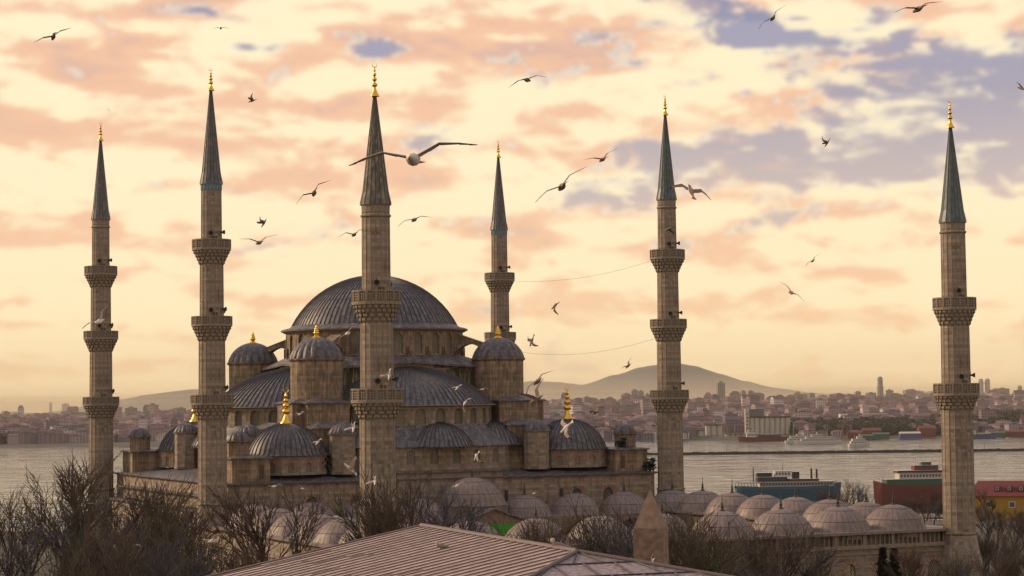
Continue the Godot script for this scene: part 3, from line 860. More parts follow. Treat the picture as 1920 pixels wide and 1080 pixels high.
func make_courtyard():
	var Z := 63.0
	var T := thing("mosque_courtyard", "walled mosque forecourt ringed by arcades under rows of pale lead domes", "courtyard", wl(0, B, Z), YAW)
	var fin := MB.new()
	fin.lathe([[0.42, 0.0], [0.3, 0.15], [0.12, 0.3], [0.2, 0.5], [0.1, 0.7], [0.15, 0.85], [0.06, 1.05], [0.03, 1.9], [0.0, 1.95]], 8)
	var fm := fin.mesh(M.iron)
	var spots := []
	for k in range(-4, 5):
		spots.append([-1.0 + 8.07 * k, 91.5, 13.62])
		if k != 0: spots.append([0.9 + 8.0 * k, 34.5, 13.35])
	for k in 6:
		spots.append([33.0, 83.3 - 8.05 * k, 13.55])
		spots.append([-33.6, 83.3 - 8.05 * k, 13.55])
	for s in spots:
		var d := part(T, "arcade_dome", small_dome(3.9, 2.85, 28), Vector3(s[0], Y(s[2]), s[1] - Z))
		part(d, "finial", fm, Vector3(0, 2.8, 0))
	var pd := part(T, "portal_dome", small_dome(4.75, 3.7, 32), Vector3(0.9, Y(15.2), 34.2 - Z))
	part(pd, "finial", fm, Vector3(0, 3.65, 0))
	var w := MB.new()
	w.lathe([[5.0, 0.0], [5.0, 2.0]], 8, PI / 8, TAU + PI / 8, true)
	part(T, "portal_drum", w.mesh(M.trim), Vector3(0.9, Y(13.2), 34.2 - Z))
	w = MB.new()       # gabled porch block below the portal dome
	w.slab(-4.1, 5.9, 0, Y(13.0), 36.5 - Z, 41.4 - Z)
	var gz := 41.4 - Z
	w.tri(Vector3(-4.1, Y(13.0), gz), Vector3(5.9, Y(13.0), gz), Vector3(0.9, Y(14.7), gz))
	part(T, "porch_wall", w.mesh(M.pink))
	w = MB.new()
	for s in [-1.0, 1.0]:
		var e := Vector3(0.9 + 5.4 * s, Y(12.95), 0); var r := Vector3(0.9, Y(14.85), 0)
		var f0 := Vector3(0, 0, 36.4 - Z); var f1 := Vector3(0, 0, 41.7 - Z); var dn := Vector3(0, -0.2, 0)
		w.quad(e + f1, r + f1, r + f0, e + f0); w.quad(e + f1 + dn, r + f1 + dn, r + f1, e + f1); w.quad(e + f0 + dn, e + f1 + dn, e + f1, e + f0)
	part(T, "porch_roof", w.mesh(M.lead))
	# roofs over the four arcades
	w = MB.new()
	w.slab(-37.9, 37.9, Y(13.3), Y(13.62), 87.0 - Z, 96.0 - Z)
	w.slab(-37.9, -29.3, Y(13.3), Y(13.6), 38.6 - Z, 87.0 - Z)
	w.slab(29.3, 37.9, Y(13.3), Y(13.6), 38.6 - Z, 87.0 - Z)
	w.slab(-37.9, 37.9, Y(13.0), Y(13.3), 30.0 - Z, 38.6 - Z)
	part(T, "arcade_roof", w.mesh(M.lead_pale))
	# outer walls
	var fr := MB.new()
	fr.slab(-37.2, 37.2, Y(11.6), Y(12.05), 94.9 - Z, 95.75 - Z)
	fr.slab(-37.2, 37.2, Y(10.9), Y(11.05), 94.9 - Z, 95.6 - Z)
	fr.slab(-37.2, 37.2, Y(12.0), Y(13.3), 94.0 - Z, 94.6 - Z)
	var F := part(T, "front_wall", fr.mesh(M.trim))
	var pts := []
	for k in 19: pts.append(Vector2(-36.75 + 4.06 * k, 95.3 - Z))
	bays(F, pts, 0.0, Y(11.6), 0.85, Y(7.4), Y(9.0), 0.4, 0.3, M.stone, true)
	var bm := MB.new()
	bm.lathe([[0.13, 0.0], [0.13, 0.12], [0.07, 0.2], [0.12, 0.55], [0.07, 0.95], [0.13, 1.05], [0.13, 1.25]], 8)
	var bmesh := bm.mesh(M.trim)
	for k in 112: part(F, "baluster", bmesh, Vector3(-36.9 + 0.66 * k, Y(12.05), 95.4 - Z))
	for k in 19: part(F, "parapet_post", box_mesh(Vector3(0.4, 1.26, 0.42), M.trim), Vector3(-36.75 + 4.06 * k, Y(12.05), 95.4 - Z))
	for s in [-1.0, 1.0]:
		w = MB.new()
		w.slab(minf(36.6 * s, 37.3 * s), maxf(36.6 * s, 37.3 * s), 0, Y(13.3), 30.0 - Z, 94.8 - Z)
		w.slab(minf(36.6 * s, 37.6 * s), maxf(36.6 * s, 37.6 * s), Y(11.0), Y(11.3), 30.0 - Z, 94.8 - Z)
		part(T, "side_wall", w.mesh(M.stone))
	# inner arcades
	var am := bay_mesh(8.05, 8.5, 3.2, 0.0, 4.6, 0.9, M.stone2)
	for k in 7:
		part(T, "arcade_arch", am, Vector3(-24.2 + 8.05 * k, 0, 38.6 - Z))
		part(T, "arcade_arch", am, Vector3(-24.2 + 8.05 * k, 0, 87.0 - Z), PI)
	for k in 6:
		part(T, "arcade_arch", am, Vector3(29.3, 0, 42.7 + 8.05 * k - Z), -PI / 2)
		part(T, "arcade_arch", am, Vector3(-29.3, 0, 42.7 + 8.05 * k - Z), PI / 2)
	var g := single("banner", box_mesh(Vector3(8.2, 1.75, 0.06), M.banner), "wide green banner hung on the porch below the portal dome", "banner", wl(1.4, 11.0, 41.6))
	g.rotation.y = YAW
	g = single("banner", box_mesh(Vector3(4.0, 1.7, 0.06), M.banner), "small green banner hung on the courtyard wall behind the obelisk", "banner", wl(2.2, 9.2, 95.95))
	g.rotation.y = YAW
# ---------------------------------------------------------------- obelisk
func make_obelisk():
	var top := spot(1219, 918, 140)
	var T := thing("obelisk", "tall pink granite obelisk with a pointed tip and weathered faces", "obelisk", Vector3(top.x, 4.5, top.z), deg_to_rad(-14))
	var H := top.y - 4.5
	var hw := 0.98; var hb := 1.16
	var w := MB.new()
	var q := func(y: float, r: float) -> Array: return [Vector3(-r, y, r), Vector3(r, y, r), Vector3(r, y, -r), Vector3(-r, y, -r)]
	var a: Array = q.call(1.6, hb); var b: Array = q.call(H - 2.5, hw); var c: Array = q.call(H, 0.03)
	for i in 4: w.quad(a[i], a[(i + 1) % 4], b[(i + 1) % 4], b[i])
	part(T, "shaft", w.mesh(M.pink))
	w = MB.new()
	for i in 4: w.quad(b[i], b[(i + 1) % 4], c[(i + 1) % 4], c[i])
	part(T, "pyramidion", w.mesh(M.pink))
	w = MB.new()
	w.slab(-1.7, 1.7, 0, 1.0, -1.7, 1.7); w.slab(-1.3, 1.3, 1.0, 1.6, -1.3, 1.3)
	part(T, "pedestal", w.mesh(M.trim))
	w = MB.new()       # carved signs down the middle of each face, standing a finger proud
	var r := RandomNumberGenerator.new(); r.seed = 4
	for f in 4:
		var bs := Basis(Vector3.UP, f * PI / 2)
		for k in 16:
			var y := H - 3.3 - k * 0.55
			for j in 3:
				var hx := lerpf(hw, hb, (H - 2.5 - y) / (H - 4.0))
				w.box(bs * Vector3(r.randf_range(-0.35, 0.35), y + r.randf_range(-0.15, 0.15), hx - 0.005), Vector3(r.randf_range(0.06, 0.3), r.randf_range(0.05, 0.25), 0.06), bs)
	part(T, "carved_signs", w.mesh(M.pink))
# ---------------------------------------------------------------- seamed metal roof in front
func make_front_roof():
	var h := 25.6
	var Bp := spot(1082, 1035, 60.0); h = Bp.y
	var Ap := spot(790, 983, 73.0); Ap.y = h
	var along := (Bp - Ap); var L := along.length(); along = along.normalized()
	var down := Vector3(along.z, 0, -along.x)
	if down.x > 0: down = -down
	var slope := tan(deg_to_rad(11.0))
	var T := thing("roofed_building", "building with a low seamed metal hip roof where birds rest", "building", Vector3(Ap.x, 4.5, Ap.z), 0)
	var o := Vector3(Ap.x, 4.5, Ap.z)
	var Wd := 13.0       # ridge to eaves, in plan
	var P := func(s: float, t: float, up := 0.0) -> Vector3: return Ap - o + along * s + down * t + Vector3(0, -t * slope + up, 0)
	var mats := []
	for k in 5:
		var f: float = [1.0, 0.86, 1.12, 0.94, 1.05][k]
		mats.append(tex_mat(patchy(60 + k, lin(0.28 * f, 0.20 * f, 0.19 * f), lin(0.56 * f, 0.42 * f, 0.38 * f), 0.022, 192, 1.0, 3.0), Vector3(0.45, 0.45, 0.45), 0.5, 1.0))
	var dk := []
	for k in 3:
		var f: float = [1.0, 0.8, 1.2][k]
		dk.append(tex_mat(patchy(80 + k, lin(0.12 * f, 0.09 * f, 0.10 * f), lin(0.34 * f, 0.25 * f, 0.27 * f), 0.05, 192), Vector3(0.5, 0.5, 0.5), 0.45, 1.0))
	var pitch := 0.575
	var n := int(L / pitch)
	pitch = L / n
	var r := RandomNumberGenerator.new(); r.seed = 9
	# main slope: a panel and a standing seam for every strip; beyond B the hip cuts the strips short
	for k in range(0, n + 23):
		var s0 := k * pitch; var s1 := (k + 1) * pitch
		var ta := maxf(0.0, s0 - L); var tb := maxf(0.0, s1 - L)
		if tb > Wd: break
		var m := MB.new()
		var cut := r.randf_range(3.0, 6.0)
		var c0 := maxf(cut, tb + 0.2)
		m.quad(P.call(s0, c0), P.call(s0, ta), P.call(s1, tb), P.call(s1, c0))
		m.quad(P.call(s0, Wd, -0.012), P.call(s0, c0 - 0.05, -0.012), P.call(s1, c0 - 0.05, -0.012), P.call(s1, Wd, -0.012))
		part(T, "roof_panel", m.mesh(mats[r.randi() % 5]))
		m = MB.new()
		var a: Vector3 = P.call(s0, ta); var b: Vector3 = P.call(s0, Wd)
		m.box((a + b) / 2 + Vector3(0, 0.03, 0), Vector3(0.04, 0.035, (b - a).length()), Basis(along, (b - a).normalized().cross(along), -(b - a).normalized()).orthonormalized())
		part(T, "standing_seam", m.mesh(M.seam_pale))
	# far slope and the hip end with larger sheets
	var m2 := MB.new()
	var Q := func(s: float, t: float) -> Vector3: return Ap - o + along * s - down * t + Vector3(0, -t * slope, 0)
	m2.quad(Q.call(0, 0), Q.call(0, Wd), Q.call(L + Wd, Wd), Q.call(L, 0))
	part(T, "far_slope", m2.mesh(mats[1]))
	var tt := 0.0
	while tt < Wd:
		var t1 := minf(tt + 1.25, Wd)
		var x := -t1
		while x < t1:
			var x1 := minf(x + 0.95, t1)
			var m := MB.new()
			var C := func(xx: float, t: float) -> Vector3: return Ap - o + along * (L + t) + down * clampf(xx, -t, t) + Vector3(0, -t * slope, 0)
			m.quad(C.call(x, t1), C.call(x1, t1), C.call(x1, tt), C.call(x, tt))
			part(T, "hip_sheet", m.mesh(dk[r.randi() % 3]))
			var sm := MB.new()
			sm.tube([C.call(x, tt) + Vector3(0, 0.02, 0), C.call(x, t1) + Vector3(0, 0.02, 0)], [0.03, 0.03], 4)
			sm.tube([C.call(x, t1) + Vector3(0, 0.02, 0), C.call(x1, t1) + Vector3(0, 0.02, 0)], [0.02, 0.02], 4)
			part(T, "standing_seam", sm.mesh(M.seam))
			x = x1
		tt = t1
	var rd := MB.new()
	rd.tube([Ap - o + Vector3(0, 0.02, 0), Bp - o + Vector3(0, 0.02, 0)], [0.09, 0.09], 6)
	rd.tube([Bp - o + Vector3(0, 0.02, 0), P.call(L + Wd, Wd, 0.03)], [0.07, 0.07], 6)
	rd.tube([Bp - o + Vector3(0, 0.02, 0), Q.call(L + Wd, Wd)], [0.07, 0.07], 6)
	part(T, "ridge_cap", rd.mesh(M.seam_pale))
	var vg := MB.new()
	var e: Vector3 = P.call(0, Wd); var f: Vector3 = Ap - o
	vg.box((e + f) / 2 - along * 0.06 + Vector3(0, -0.05, 0), Vector3(0.12, 0.2, (e - f).length()), Basis(along, (e - f).normalized().cross(along), -(e - f).normalized()).orthonormalized())
	part(T, "verge", vg.mesh(M.seam_pale))
	# walls under it
	var ww := MB.new()
	var base: float = -(Wd * slope) + (h - 4.5) - 0.15
	var cs := [P.call(0.3, Wd - 0.5), P.call(L + Wd - 0.5, Wd - 0.5), Q.call(L + Wd - 0.5, Wd - 0.5), Q.call(0.3, Wd - 0.5)]
	for i in 4:
		var p0: Vector3 = cs[i]; var p1: Vector3 = cs[(i + 1) % 4]
		ww.quad(Vector3(p0.x, 0, p0.z), Vector3(p1.x, 0, p1.z), Vector3(p1.x, base, p1.z), Vector3(p0.x, base, p0.z))
	ww.quad(Vector3(cs[3].x, base, cs[3].z), Vector3(cs[0].x, base, cs[0].z), P.call(0.3, 0.0) + Vector3(0, -0.1, 0), P.call(0.3, 0.0) + Vector3(0, -0.1, 0))
	part(T, "wall", ww.mesh(M.stone2))
# ---------------------------------------------------------------- ground, water, far land
func near_h(d: float) -> float:
	return lerpf(4.5, SEA - 1.5, smoothstep(385.0, 900.0, d))
func land_h(x: float, d: float) -> float:
	var px := 960.0 + x / d * FOCAL
	var sc := clampf(0.60 + 0.40 * (px - 200.0) / 800.0, 0.58, 1.0)
	var shore := 3000.0 + 60.0 * sin(x * 0.004) + 40.0 * sin(x * 0.011 + 1.0) + 150.0 * smoothstep(500.0, -100.0, px)
	var t := d - shore
	if t < 0: return SEA - 2.0 + maxf(t * 0.05, -6.0)
	var up := 0.0
	for k in [[0, 60, 4.0], [60, 400, 11.0], [400, 1000, 15.0], [1000, 1700, 12.0], [1700, 4000, 4.0]]:
		up += k[2] * clampf((t - k[0]) / float(k[1] - k[0]), 0, 1)
	return SEA + 1.2 + up * sc + 2.0 * sin(x * 0.009 + d * 0.004) * smoothstep(100, 600, t)
func sheet(xs: Array, ds: Array, hf: Callable, mt: Material) -> ArrayMesh:
	var m := MB.new()
	for i in xs.size() - 1:
		for j in ds.size() - 1:
			var p := []
			for q in [[i, j], [i + 1, j], [i + 1, j + 1], [i, j + 1]]:
				p.append(Vector3(xs[q[0]], hf.call(xs[q[0]], ds[q[1]]), -ds[q[1]]))
			m.quad(p[0], p[1], p[2], p[3])
	return m.mesh(mt)
func steps(a: float, b: float, n: int) -> Array:
	var o := []
	for i in n + 1: o.append(a + (b - a) * i / n)
	return o
func ridge(called: String, pts: Array, d0: float, half: float, mt: Material, sd: int):
	var m := MB.new()
	var nz := fnoise(sd, 0.02, 4)
	var K := 90
	var rows := 9
	var grid := []
	for i in K + 1:
		var px: float = lerpf(pts[0][0], pts[-1][0], float(i) / K)
		var py: float = pts[-1][1]
		for k in pts.size() - 1:
			if px >= pts[k][0] and px <= pts[k + 1][0]:
				var t: float = (px - pts[k][0]) / (pts[k + 1][0] - pts[k][0])
				t = t * t * (3 - 2 * t) * 0.5 + t * 0.5
				py = lerpf(pts[k][1], pts[k + 1][1], t)
		var top := spot(px, py + nz.get_noise_1d(px) * 1.6, d0)
		var line := []
		for j in rows:
			var f := -1.0 + 2.0 * j / (rows - 1)
			var hh := SEA + (top.y - SEA) * (1.0 - f * f) * (1.0 + 0.06 * nz.get_noise_2d(px * 0.7, j * 20.0) * absf(f))
			line.append(Vector3(top.x * (d0 + f * half) / d0, hh, -(d0 + f * half)))
		grid.append(line)
	for i in K:
		for j in rows - 1:
			m.quad(grid[i][j], grid[i + 1][j], grid[i + 1][j + 1], grid[i][j + 1])
	single(called, m.mesh(mt), "", "", Vector3.ZERO, "", "structure")
func make_setting():
	var earth := tex_mat(patchy(2, lin(0.035, 0.03, 0.024), lin(0.09, 0.075, 0.05), 0.02), Vector3(0.05, 0.05, 0.05), 0.95)
	single("ground", sheet(steps(-1500, 1500, 12), [-120.0, 0.0, 100.0, 380.0, 420.0, 460.0, 500.0, 560.0, 620.0, 680.0, 740.0, 800.0, 860.0, 920.0, 1000.0], func(x, d): return near_h(d), earth), "", "", Vector3.ZERO, "", "structure")
	var water := mat(lin(0.03, 0.035, 0.045), 0.09)
	var wn := NoiseTexture2D.new()
	wn.width = 512; wn.height = 512; wn.seamless = true; wn.as_normal_map = true; wn.bump_strength = 10.0
	wn.noise = fnoise(6, 0.03, 5)
	water.normal_enabled = true; water.normal_texture = wn; water.normal_scale = 0.45
	water.uv1_triplanar = true; water.uv1_world_triplanar = true
	water.uv1_scale = Vector3(0.0003, 0.01, 0.0016)
	var s := MB.new()
	s.quad(Vector3(-9000, SEA, -700), Vector3(9000, SEA, -700), Vector3(9000, SEA, -9000), Vector3(-9000, SEA, -9000))
	single("sea", s.mesh(water), "", "", Vector3.ZERO, "", "structure")
	var soil := mat(lin(0.06, 0.055, 0.045), 0.95)
	single("far_shore", sheet(steps(-3200, 3200, 100), [2900.0, 2960.0, 3000.0, 3040.0, 3080.0, 3140.0, 3220.0, 3320.0, 3450.0, 3600.0, 3800.0, 4000.0, 4300.0, 4700.0, 5200.0, 6000.0, 7500.0], land_h, soil), "", "", Vector3.ZERO, "", "structure")
	# banks of mist lying before the mountains
	for k in [[36.0, 0.00012, 2600.0, 7300.0], [52.0, 0.0001, 2300.0, 7200.0], [66.0, 0.00008, 2600.0, 7300.0], [80.0, 0.00006, 2100.0, 7350.0], [94.0, 0.00005, 2600.0, 7300.0], [108.0, 0.00004, 2200.0, 7250.0], [140.0, 0.00007, 3300.0, 4250.0]]:
		var fv := FogVolume.new()
		fv.name = numbered("haze_bank")
		fv.shape = RenderingServer.FOG_VOLUME_SHAPE_BOX
		fv.size = Vector3(9000, k[0] + 34.0, k[2])
		var fm := FogMaterial.new()
		fm.density = k[1]; fm.albedo = Color(1.0, 0.94, 0.83)
		fv.material = fm
		add_child(fv)
		fv.position = Vector3(0, (k[0] - 34.0) / 2.0, -k[3])
		fv.set_meta("kind", "stuff"); fv.set_meta("label", "low bank of golden haze before the mountains"); fv.set_meta("category", "haze")
	var hillm := mat(lin(0.05, 0.06, 0.075), 0.95)
	ridge("mountain", [[930, 752], [1000, 741], [1060, 733], [1100, 720], [1150, 704], [1200, 689], [1240, 683], [1275, 681], [1300, 685], [1350, 701], [1400, 715], [1450, 727], [1520, 736], [1640, 748]], 9500, 1500, hillm, 3)
	ridge("mountain", [[820, 738], [900, 725], [960, 718], [1000, 715], [1040, 716], [1085, 721], [1140, 731], [1250, 746]], 14500, 900, hillm, 5)
	ridge("hill", [[-160, 786], [0, 780], [70, 774], [130, 768], [170, 758], [225, 749], [280, 739], [330, 733], [365, 730], [450, 738], [560, 760]], 7800, 1100, hillm, 8)
	ridge("hill", [[1480, 752], [1600, 743], [1700, 738], [1765, 730], [1830, 735], [1920, 740], [2080, 752]], 7400, 900, hillm, 9)
# ---------------------------------------------------------------- harbour
func hull_mesh(L: float, W: float, D: float, mt: Material, band: Material) -> ArrayMesh:
	var m := MB.new(); var k := MB.new()
	var xs := [-0.5, -0.46, -0.3, 0.0, 0.3, 0.42, 0.5]; var ws := [0.6, 0.85, 1.0, 1.0, 0.9, 0.55, 0.04]; var sh := [0.1, 0.05, 0.0, 0.0, 0.08, 0.2, 0.35]
	for i in 6:
		for s in [-1.0, 1.0]:
			var a0 := Vector3(xs[i] * L * 0.97, -1.0, s * ws[i] * W * 0.4); var a1 := Vector3(xs[i + 1] * L * 0.97, -1.0, s * ws[i + 1] * W * 0.4)
			var b0 := Vector3(xs[i] * L, D * (1 + sh[i]), s * ws[i] * W * 0.5); var b1 := Vector3(xs[i + 1] * L, D * (1 + sh[i + 1]), s * ws[i + 1] * W * 0.5)
			var c0 := b0 + Vector3(0, D * 0.22, 0); var c1 := b1 + Vector3(0, D * 0.22, 0)
			if s > 0: m.quad(a0, a1, b1, b0); k.quad(b0, b1, c1, c0)
			else: m.quad(a1, a0, b0, b1); k.quad(b1, b0, c0, c1)
		m.quad(Vector3(xs[i] * L, D * (1 + sh[i]), ws[i] * W * 0.5), Vector3(xs[i + 1] * L, D * (1 + sh[i + 1]), ws[i + 1] * W * 0.5), Vector3(xs[i + 1] * L, D * (1 + sh[i + 1]), -ws[i + 1] * W * 0.5), Vector3(xs[i] * L, D * (1 + sh[i]), -ws[i] * W * 0.5))
	m.quad(Vector3(-0.485 * L, -1, -0.24 * W), Vector3(-0.485 * L, -1, 0.24 * W), Vector3(-0.5 * L, D * 1.1, 0.3 * W), Vector3(-0.5 * L, D * 1.1, -0.3 * W))
	var o := ArrayMesh.new()
	m.add_to(o, mt); k.add_to(o, band)
	return o
# decks: [x0, x1, y0, y1, half width, material, windows]
func ship(called: String, label: String, cat: String, px: float, d: float, L: float, W: float, D: float, turn: float, hull: Material, band: Material, decks: Array, masts: Array) -> Node3D:
	var p := spot(px, 900, d); p.y = SEA
	var T := thing(called, label, cat, p, turn)
	part(T, "hull", hull_mesh(L, W, D, hull, band))
	for k in decks:
		var m := MB.new(); m.slab(k[0] * L, k[1] * L, k[2], k[3], -k[4], k[4])
		var dk := part(T, "deck_house", m.mesh(k[5]))
		if k[6]:
			var wl_ := MB.new()
			var x: float = k[0] * L + 0.8
			while x < k[1] * L - 1.2:
				for s in [-1.0, 1.0]: wl_.box(Vector3(x, (k[2] + k[3]) / 2 + 0.1, s * k[4]), Vector3(1.1, (k[3] - k[2]) * 0.42, 0.12))
				x += 1.9
			part(dk, "window_row", wl_.mesh(M.glass))
		var ov := MB.new(); ov.slab(k[0] * L - 0.4, k[1] * L + 0.4, k[3], k[3] + 0.18, -k[4] - 0.4, k[4] + 0.4)
		part(dk, "deck_edge", ov.mesh(M.white))
	for k in masts:
		var m := MB.new(); m.lathe([[k[2], k[1]], [k[2] * 0.85, k[1] + k[3]], [0.0, k[1] + k[3] + 0.02]], 8)
		part(T, "funnel" if k[2] > 0.5 else "mast", m.mesh(k[4]), Vector3(k[0] * L, 0, 0))
	return T
func make_harbour():
	var fy := ship("ferry", "blue-hulled ferry with dark deckhouses and twin pipes beyond the courtyard domes", "ferry", 1478, 1310, 66, 13, 6.5, 0.06, M.blue, M.blue,
		[[-0.28, 0.42, 8.0, 11.0, 4.6, M.concrete, true], [-0.30, -0.02, 11.0, 14.0, 4.0, M.black, true], [0.0, 0.28, 11.0, 12.6, 3.6, M.red, false], [-0.13, 0.02, 14.2, 17.5, 3.0, M.white, true], [0.04, 0.1, 12.6, 17.0, 2.0, M.black, false], [-0.3, -0.16, 14.2, 16.6, 2.6, M.black, false]],
		[[-0.33, 11.0, 0.35, 9.0, M.black], [0.22, 12.0, 0.7, 7.0, M.black], [0.27, 12.0, 0.7, 6.6, M.black], [-0.05, 17.5, 0.18, 5.0, M.black], [-0.36, 8.0, 0.25, 5.5, M.white]])
	var rl := MB.new()
	for i in 34:
		for s in [-1.0, 1.0]: rl.box(Vector3(-32 + i * 1.9, 9.3, s * 6.0), Vector3(0.22, 2.4, 0.22))
	for s in [-1.0, 1.0]: rl.box(Vector3(0, 10.4, s * 6.0), Vector3(64, 0.2, 0.2))
	part(fy, "railing", rl.mesh(M.blue))
	ship("ferry", "red-hulled vessel with green decks and a red-roofed saloon moored near the shore", "ferry", 1712, 1240, 48, 12, 9.0, PI + 0.12, M.red, M.red,
		[[-0.42, 0.36, 11.0, 14.6, 4.6, M.green, false], [-0.40, 0.2, 14.6, 18.4, 4.4, M.concrete, true], [-0.42, 0.22, 18.4, 19.6, 4.8, M.red, false], [-0.3, 0.0, 19.6, 22.5, 3.4, M.red, true], [-0.22, -0.1, 22.5, 24.4, 2.0, M.green, false]],
		[[-0.05, 22.0, 0.2, 5.0, M.white], [0.4, 11.0, 0.2, 6.0, M.white]])
	ship("cargo_ship", "long low cargo ship with red hull before the large grain silo", "ship", 1432, 2950, 70, 12, 4.5, PI, M.red, M.black,
		[[0.15, 0.33, 5.4, 12.0, 4.6, M.white, true], [0.18, 0.3, 12.0, 15.0, 3.4, M.white, true], [-0.35, 0.1, 5.4, 9.5, 4.5, M.black, false]], [[-0.1, 5.0, 0.3, 14.0, M.black], [0.24, 15.0, 0.9, 3.5, M.red]])
	for k in [[1500, 2780, 38.0, 0.0], [1535, 2740, 62.0, PI], [1612, 2580, 27.0, 0.1]]:
		var n: int = [1500, 1535, 1612].find(k[0])
		ship("ferry", ["small white passenger ferry lying nearest the big silo", "long white passenger ferry with stepped decks and two masts", "white ferry passing just behind the breakwater"][n], "ferry", k[0], k[1], k[2], 9, 3.2, k[3], M.white, M.white,
			[[-0.4, 0.36, 3.9, 6.8, 3.6, M.white, true], [-0.32, 0.26, 6.8, 9.6, 3.2, M.white, true], [-0.1, 0.14, 9.6, 12.4, 2.6, M.white, true]], [[0.02, 12.0, 0.8, 4.0, M.yellow if n == 0 else M.concrete], [-0.2, 9.5, 0.2, 17.0 if n < 2 else 5.0, M.concrete], [0.22, 6.5, 0.2, 15.0 if n < 2 else 4.0, M.concrete]])
	ship("cargo_ship", "dark-hulled ship berthed on the far shore beside the two-balcony minaret", "ship", 1842, 2950, 42, 10, 5.0, 0.0, M.navy, M.black,
		[[-0.42, -0.2, 6.0, 11.0, 4.0, M.white, true], [-0.15, 0.3, 6.0, 8.0, 4.0, M.concrete, false]], [[0.1, 6, 0.25, 9.0, M.black]])
	# breakwater with light poles
	var a := spot(1130, 855, 2320); var b := spot(2060, 853, 2320)
	var T := thing("breakwater", "long low rubble breakwater with thin light poles crossing the strait", "breakwater", Vector3(a.x, SEA, a.z))
	var m := MB.new()
	var r := RandomNumberGenerator.new(); r.seed = 77
	var n := 150
	for i in n:
		var x := (b.x - a.x) * (i + 0.5) / n
		m.box(Vector3(x, 1.0, r.randf_range(-0.8, 0.8)), Vector3((b.x - a.x) / n * 1.02, r.randf_range(2.6, 4.0), 9.0), Basis(Vector3.BACK, r.randf_range(-0.08, 0.08)))
	part(T, "rubble_bank", m.mesh(mat(lin(0.06, 0.055, 0.05), 0.95)))
	for i in 7:
		m = MB.new(); m.lathe([[0.22, 0], [0.14, 9.0], [0.0, 9.1]], 6)
		part(T, "light_pole", m.mesh(M.iron), Vector3((b.x - a.x) * (0.12 + 0.13 * i), 2.2, 0))
	# grain silos
	silo_block(1443, 3120, 1405, 1482, 779, true, "great pale grain silo of joined cylinders with a windowed tower at its end")
	silo_block(1338, 3110, 1322, 1354, 795, false, "pale four-barrel silo standing apart between two low silos")
	silo_block(1379, 3080, 1361, 1401, 813, false, "low row of silo barrels under a dark flat roof")
	silo_block(1306, 3100, 1294, 1320, 806, false, "short silo with dark roof next to the three-balcony minaret")
	# quay sheds, containers and cranes
	for k in [[1585, 2990, 14, 24, "red", 0], [1602, 2995, 26, 15, "red", 1], [1634, 3000, 34, 20, "red", 1], [1652, 2960, 30, 12, "green", 1], [1706, 2960, 38, 13, "navy", 1], [1738, 3040, 32, 22, "red", 1], [1870, 2985, 26, 11, "green", 1], [1900, 2990, 40, 13, "red", 1], [1625, 2955, 22, 9, "green", 1]]:
		var p := spot(k[0], 840, k[1]); p.y = SEA + 1.0
		var w: float = k[2] * k[1] / FOCAL; var h: float = k[3] * k[1] / FOCAL
		if k[5] == 0:
			var c := thing("harbour_crane", "red lattice harbour crane on the far quay", "crane", p)
			var q := MB.new()
			for sx in [-1.0, 1.0]:
				for sz in [-1.0, 1.0]: q.tube([Vector3(sx * 5, 0, sz * 4), Vector3(sx * 3, h, sz * 2)], [0.8, 0.7], 4)
			for y in [0.3, 0.6, 0.95]: q.box(Vector3(0, h * y, 0), Vector3(8, 1.2, 5))
			part(c, "gantry", q.mesh(M.red))
			q = MB.new(); q.tube([Vector3(-8, h * 0.85, 0), Vector3(12, h * 1.15, 0)], [0.8, 0.5], 4); q.box(Vector3(0, h * 1.02, 0), Vector3(5, 3.5, 4))
			part(c, "jib", q.mesh(M.red))
		else:
			var mm: Material = M[k[4]]
			var c := thing("quay_shed", "%s quay shed with shallow gable roof on the far shore" % {"red": "red", "green": "green", "navy": "blue"}[k[4]], "shed", p, 0.0, "%s quay sheds on the far shore" % k[4])
			var q := MB.new(); q.slab(-w / 2, w / 2, 0, h * 0.75, -8, 8)
			part(c, "wall", q.mesh(mm))
			q = MB.new()
			q.quad(Vector3(-w / 2 - 0.5, h * 0.75, 8.4), Vector3(w / 2 + 0.5, h * 0.75, 8.4), Vector3(w / 2 + 0.5, h, 0), Vector3(-w / 2 - 0.5, h, 0))
			q.quad(Vector3(w / 2 + 0.5, h * 0.75, -8.4), Vector3(-w / 2 - 0.5, h * 0.75, -8.4), Vector3(-w / 2 - 0.5, h, 0), Vector3(w / 2 + 0.5, h, 0))
			for s in [-1.0, 1.0]: q.tri(Vector3(s * w / 2, h * 0.75, 8), Vector3(s * w / 2, h * 0.75, -8), Vector3(s * w / 2, h * 0.99, 0))
			part(c, "roof", q.mesh(M.concrete if k[4] == "navy" else mm))
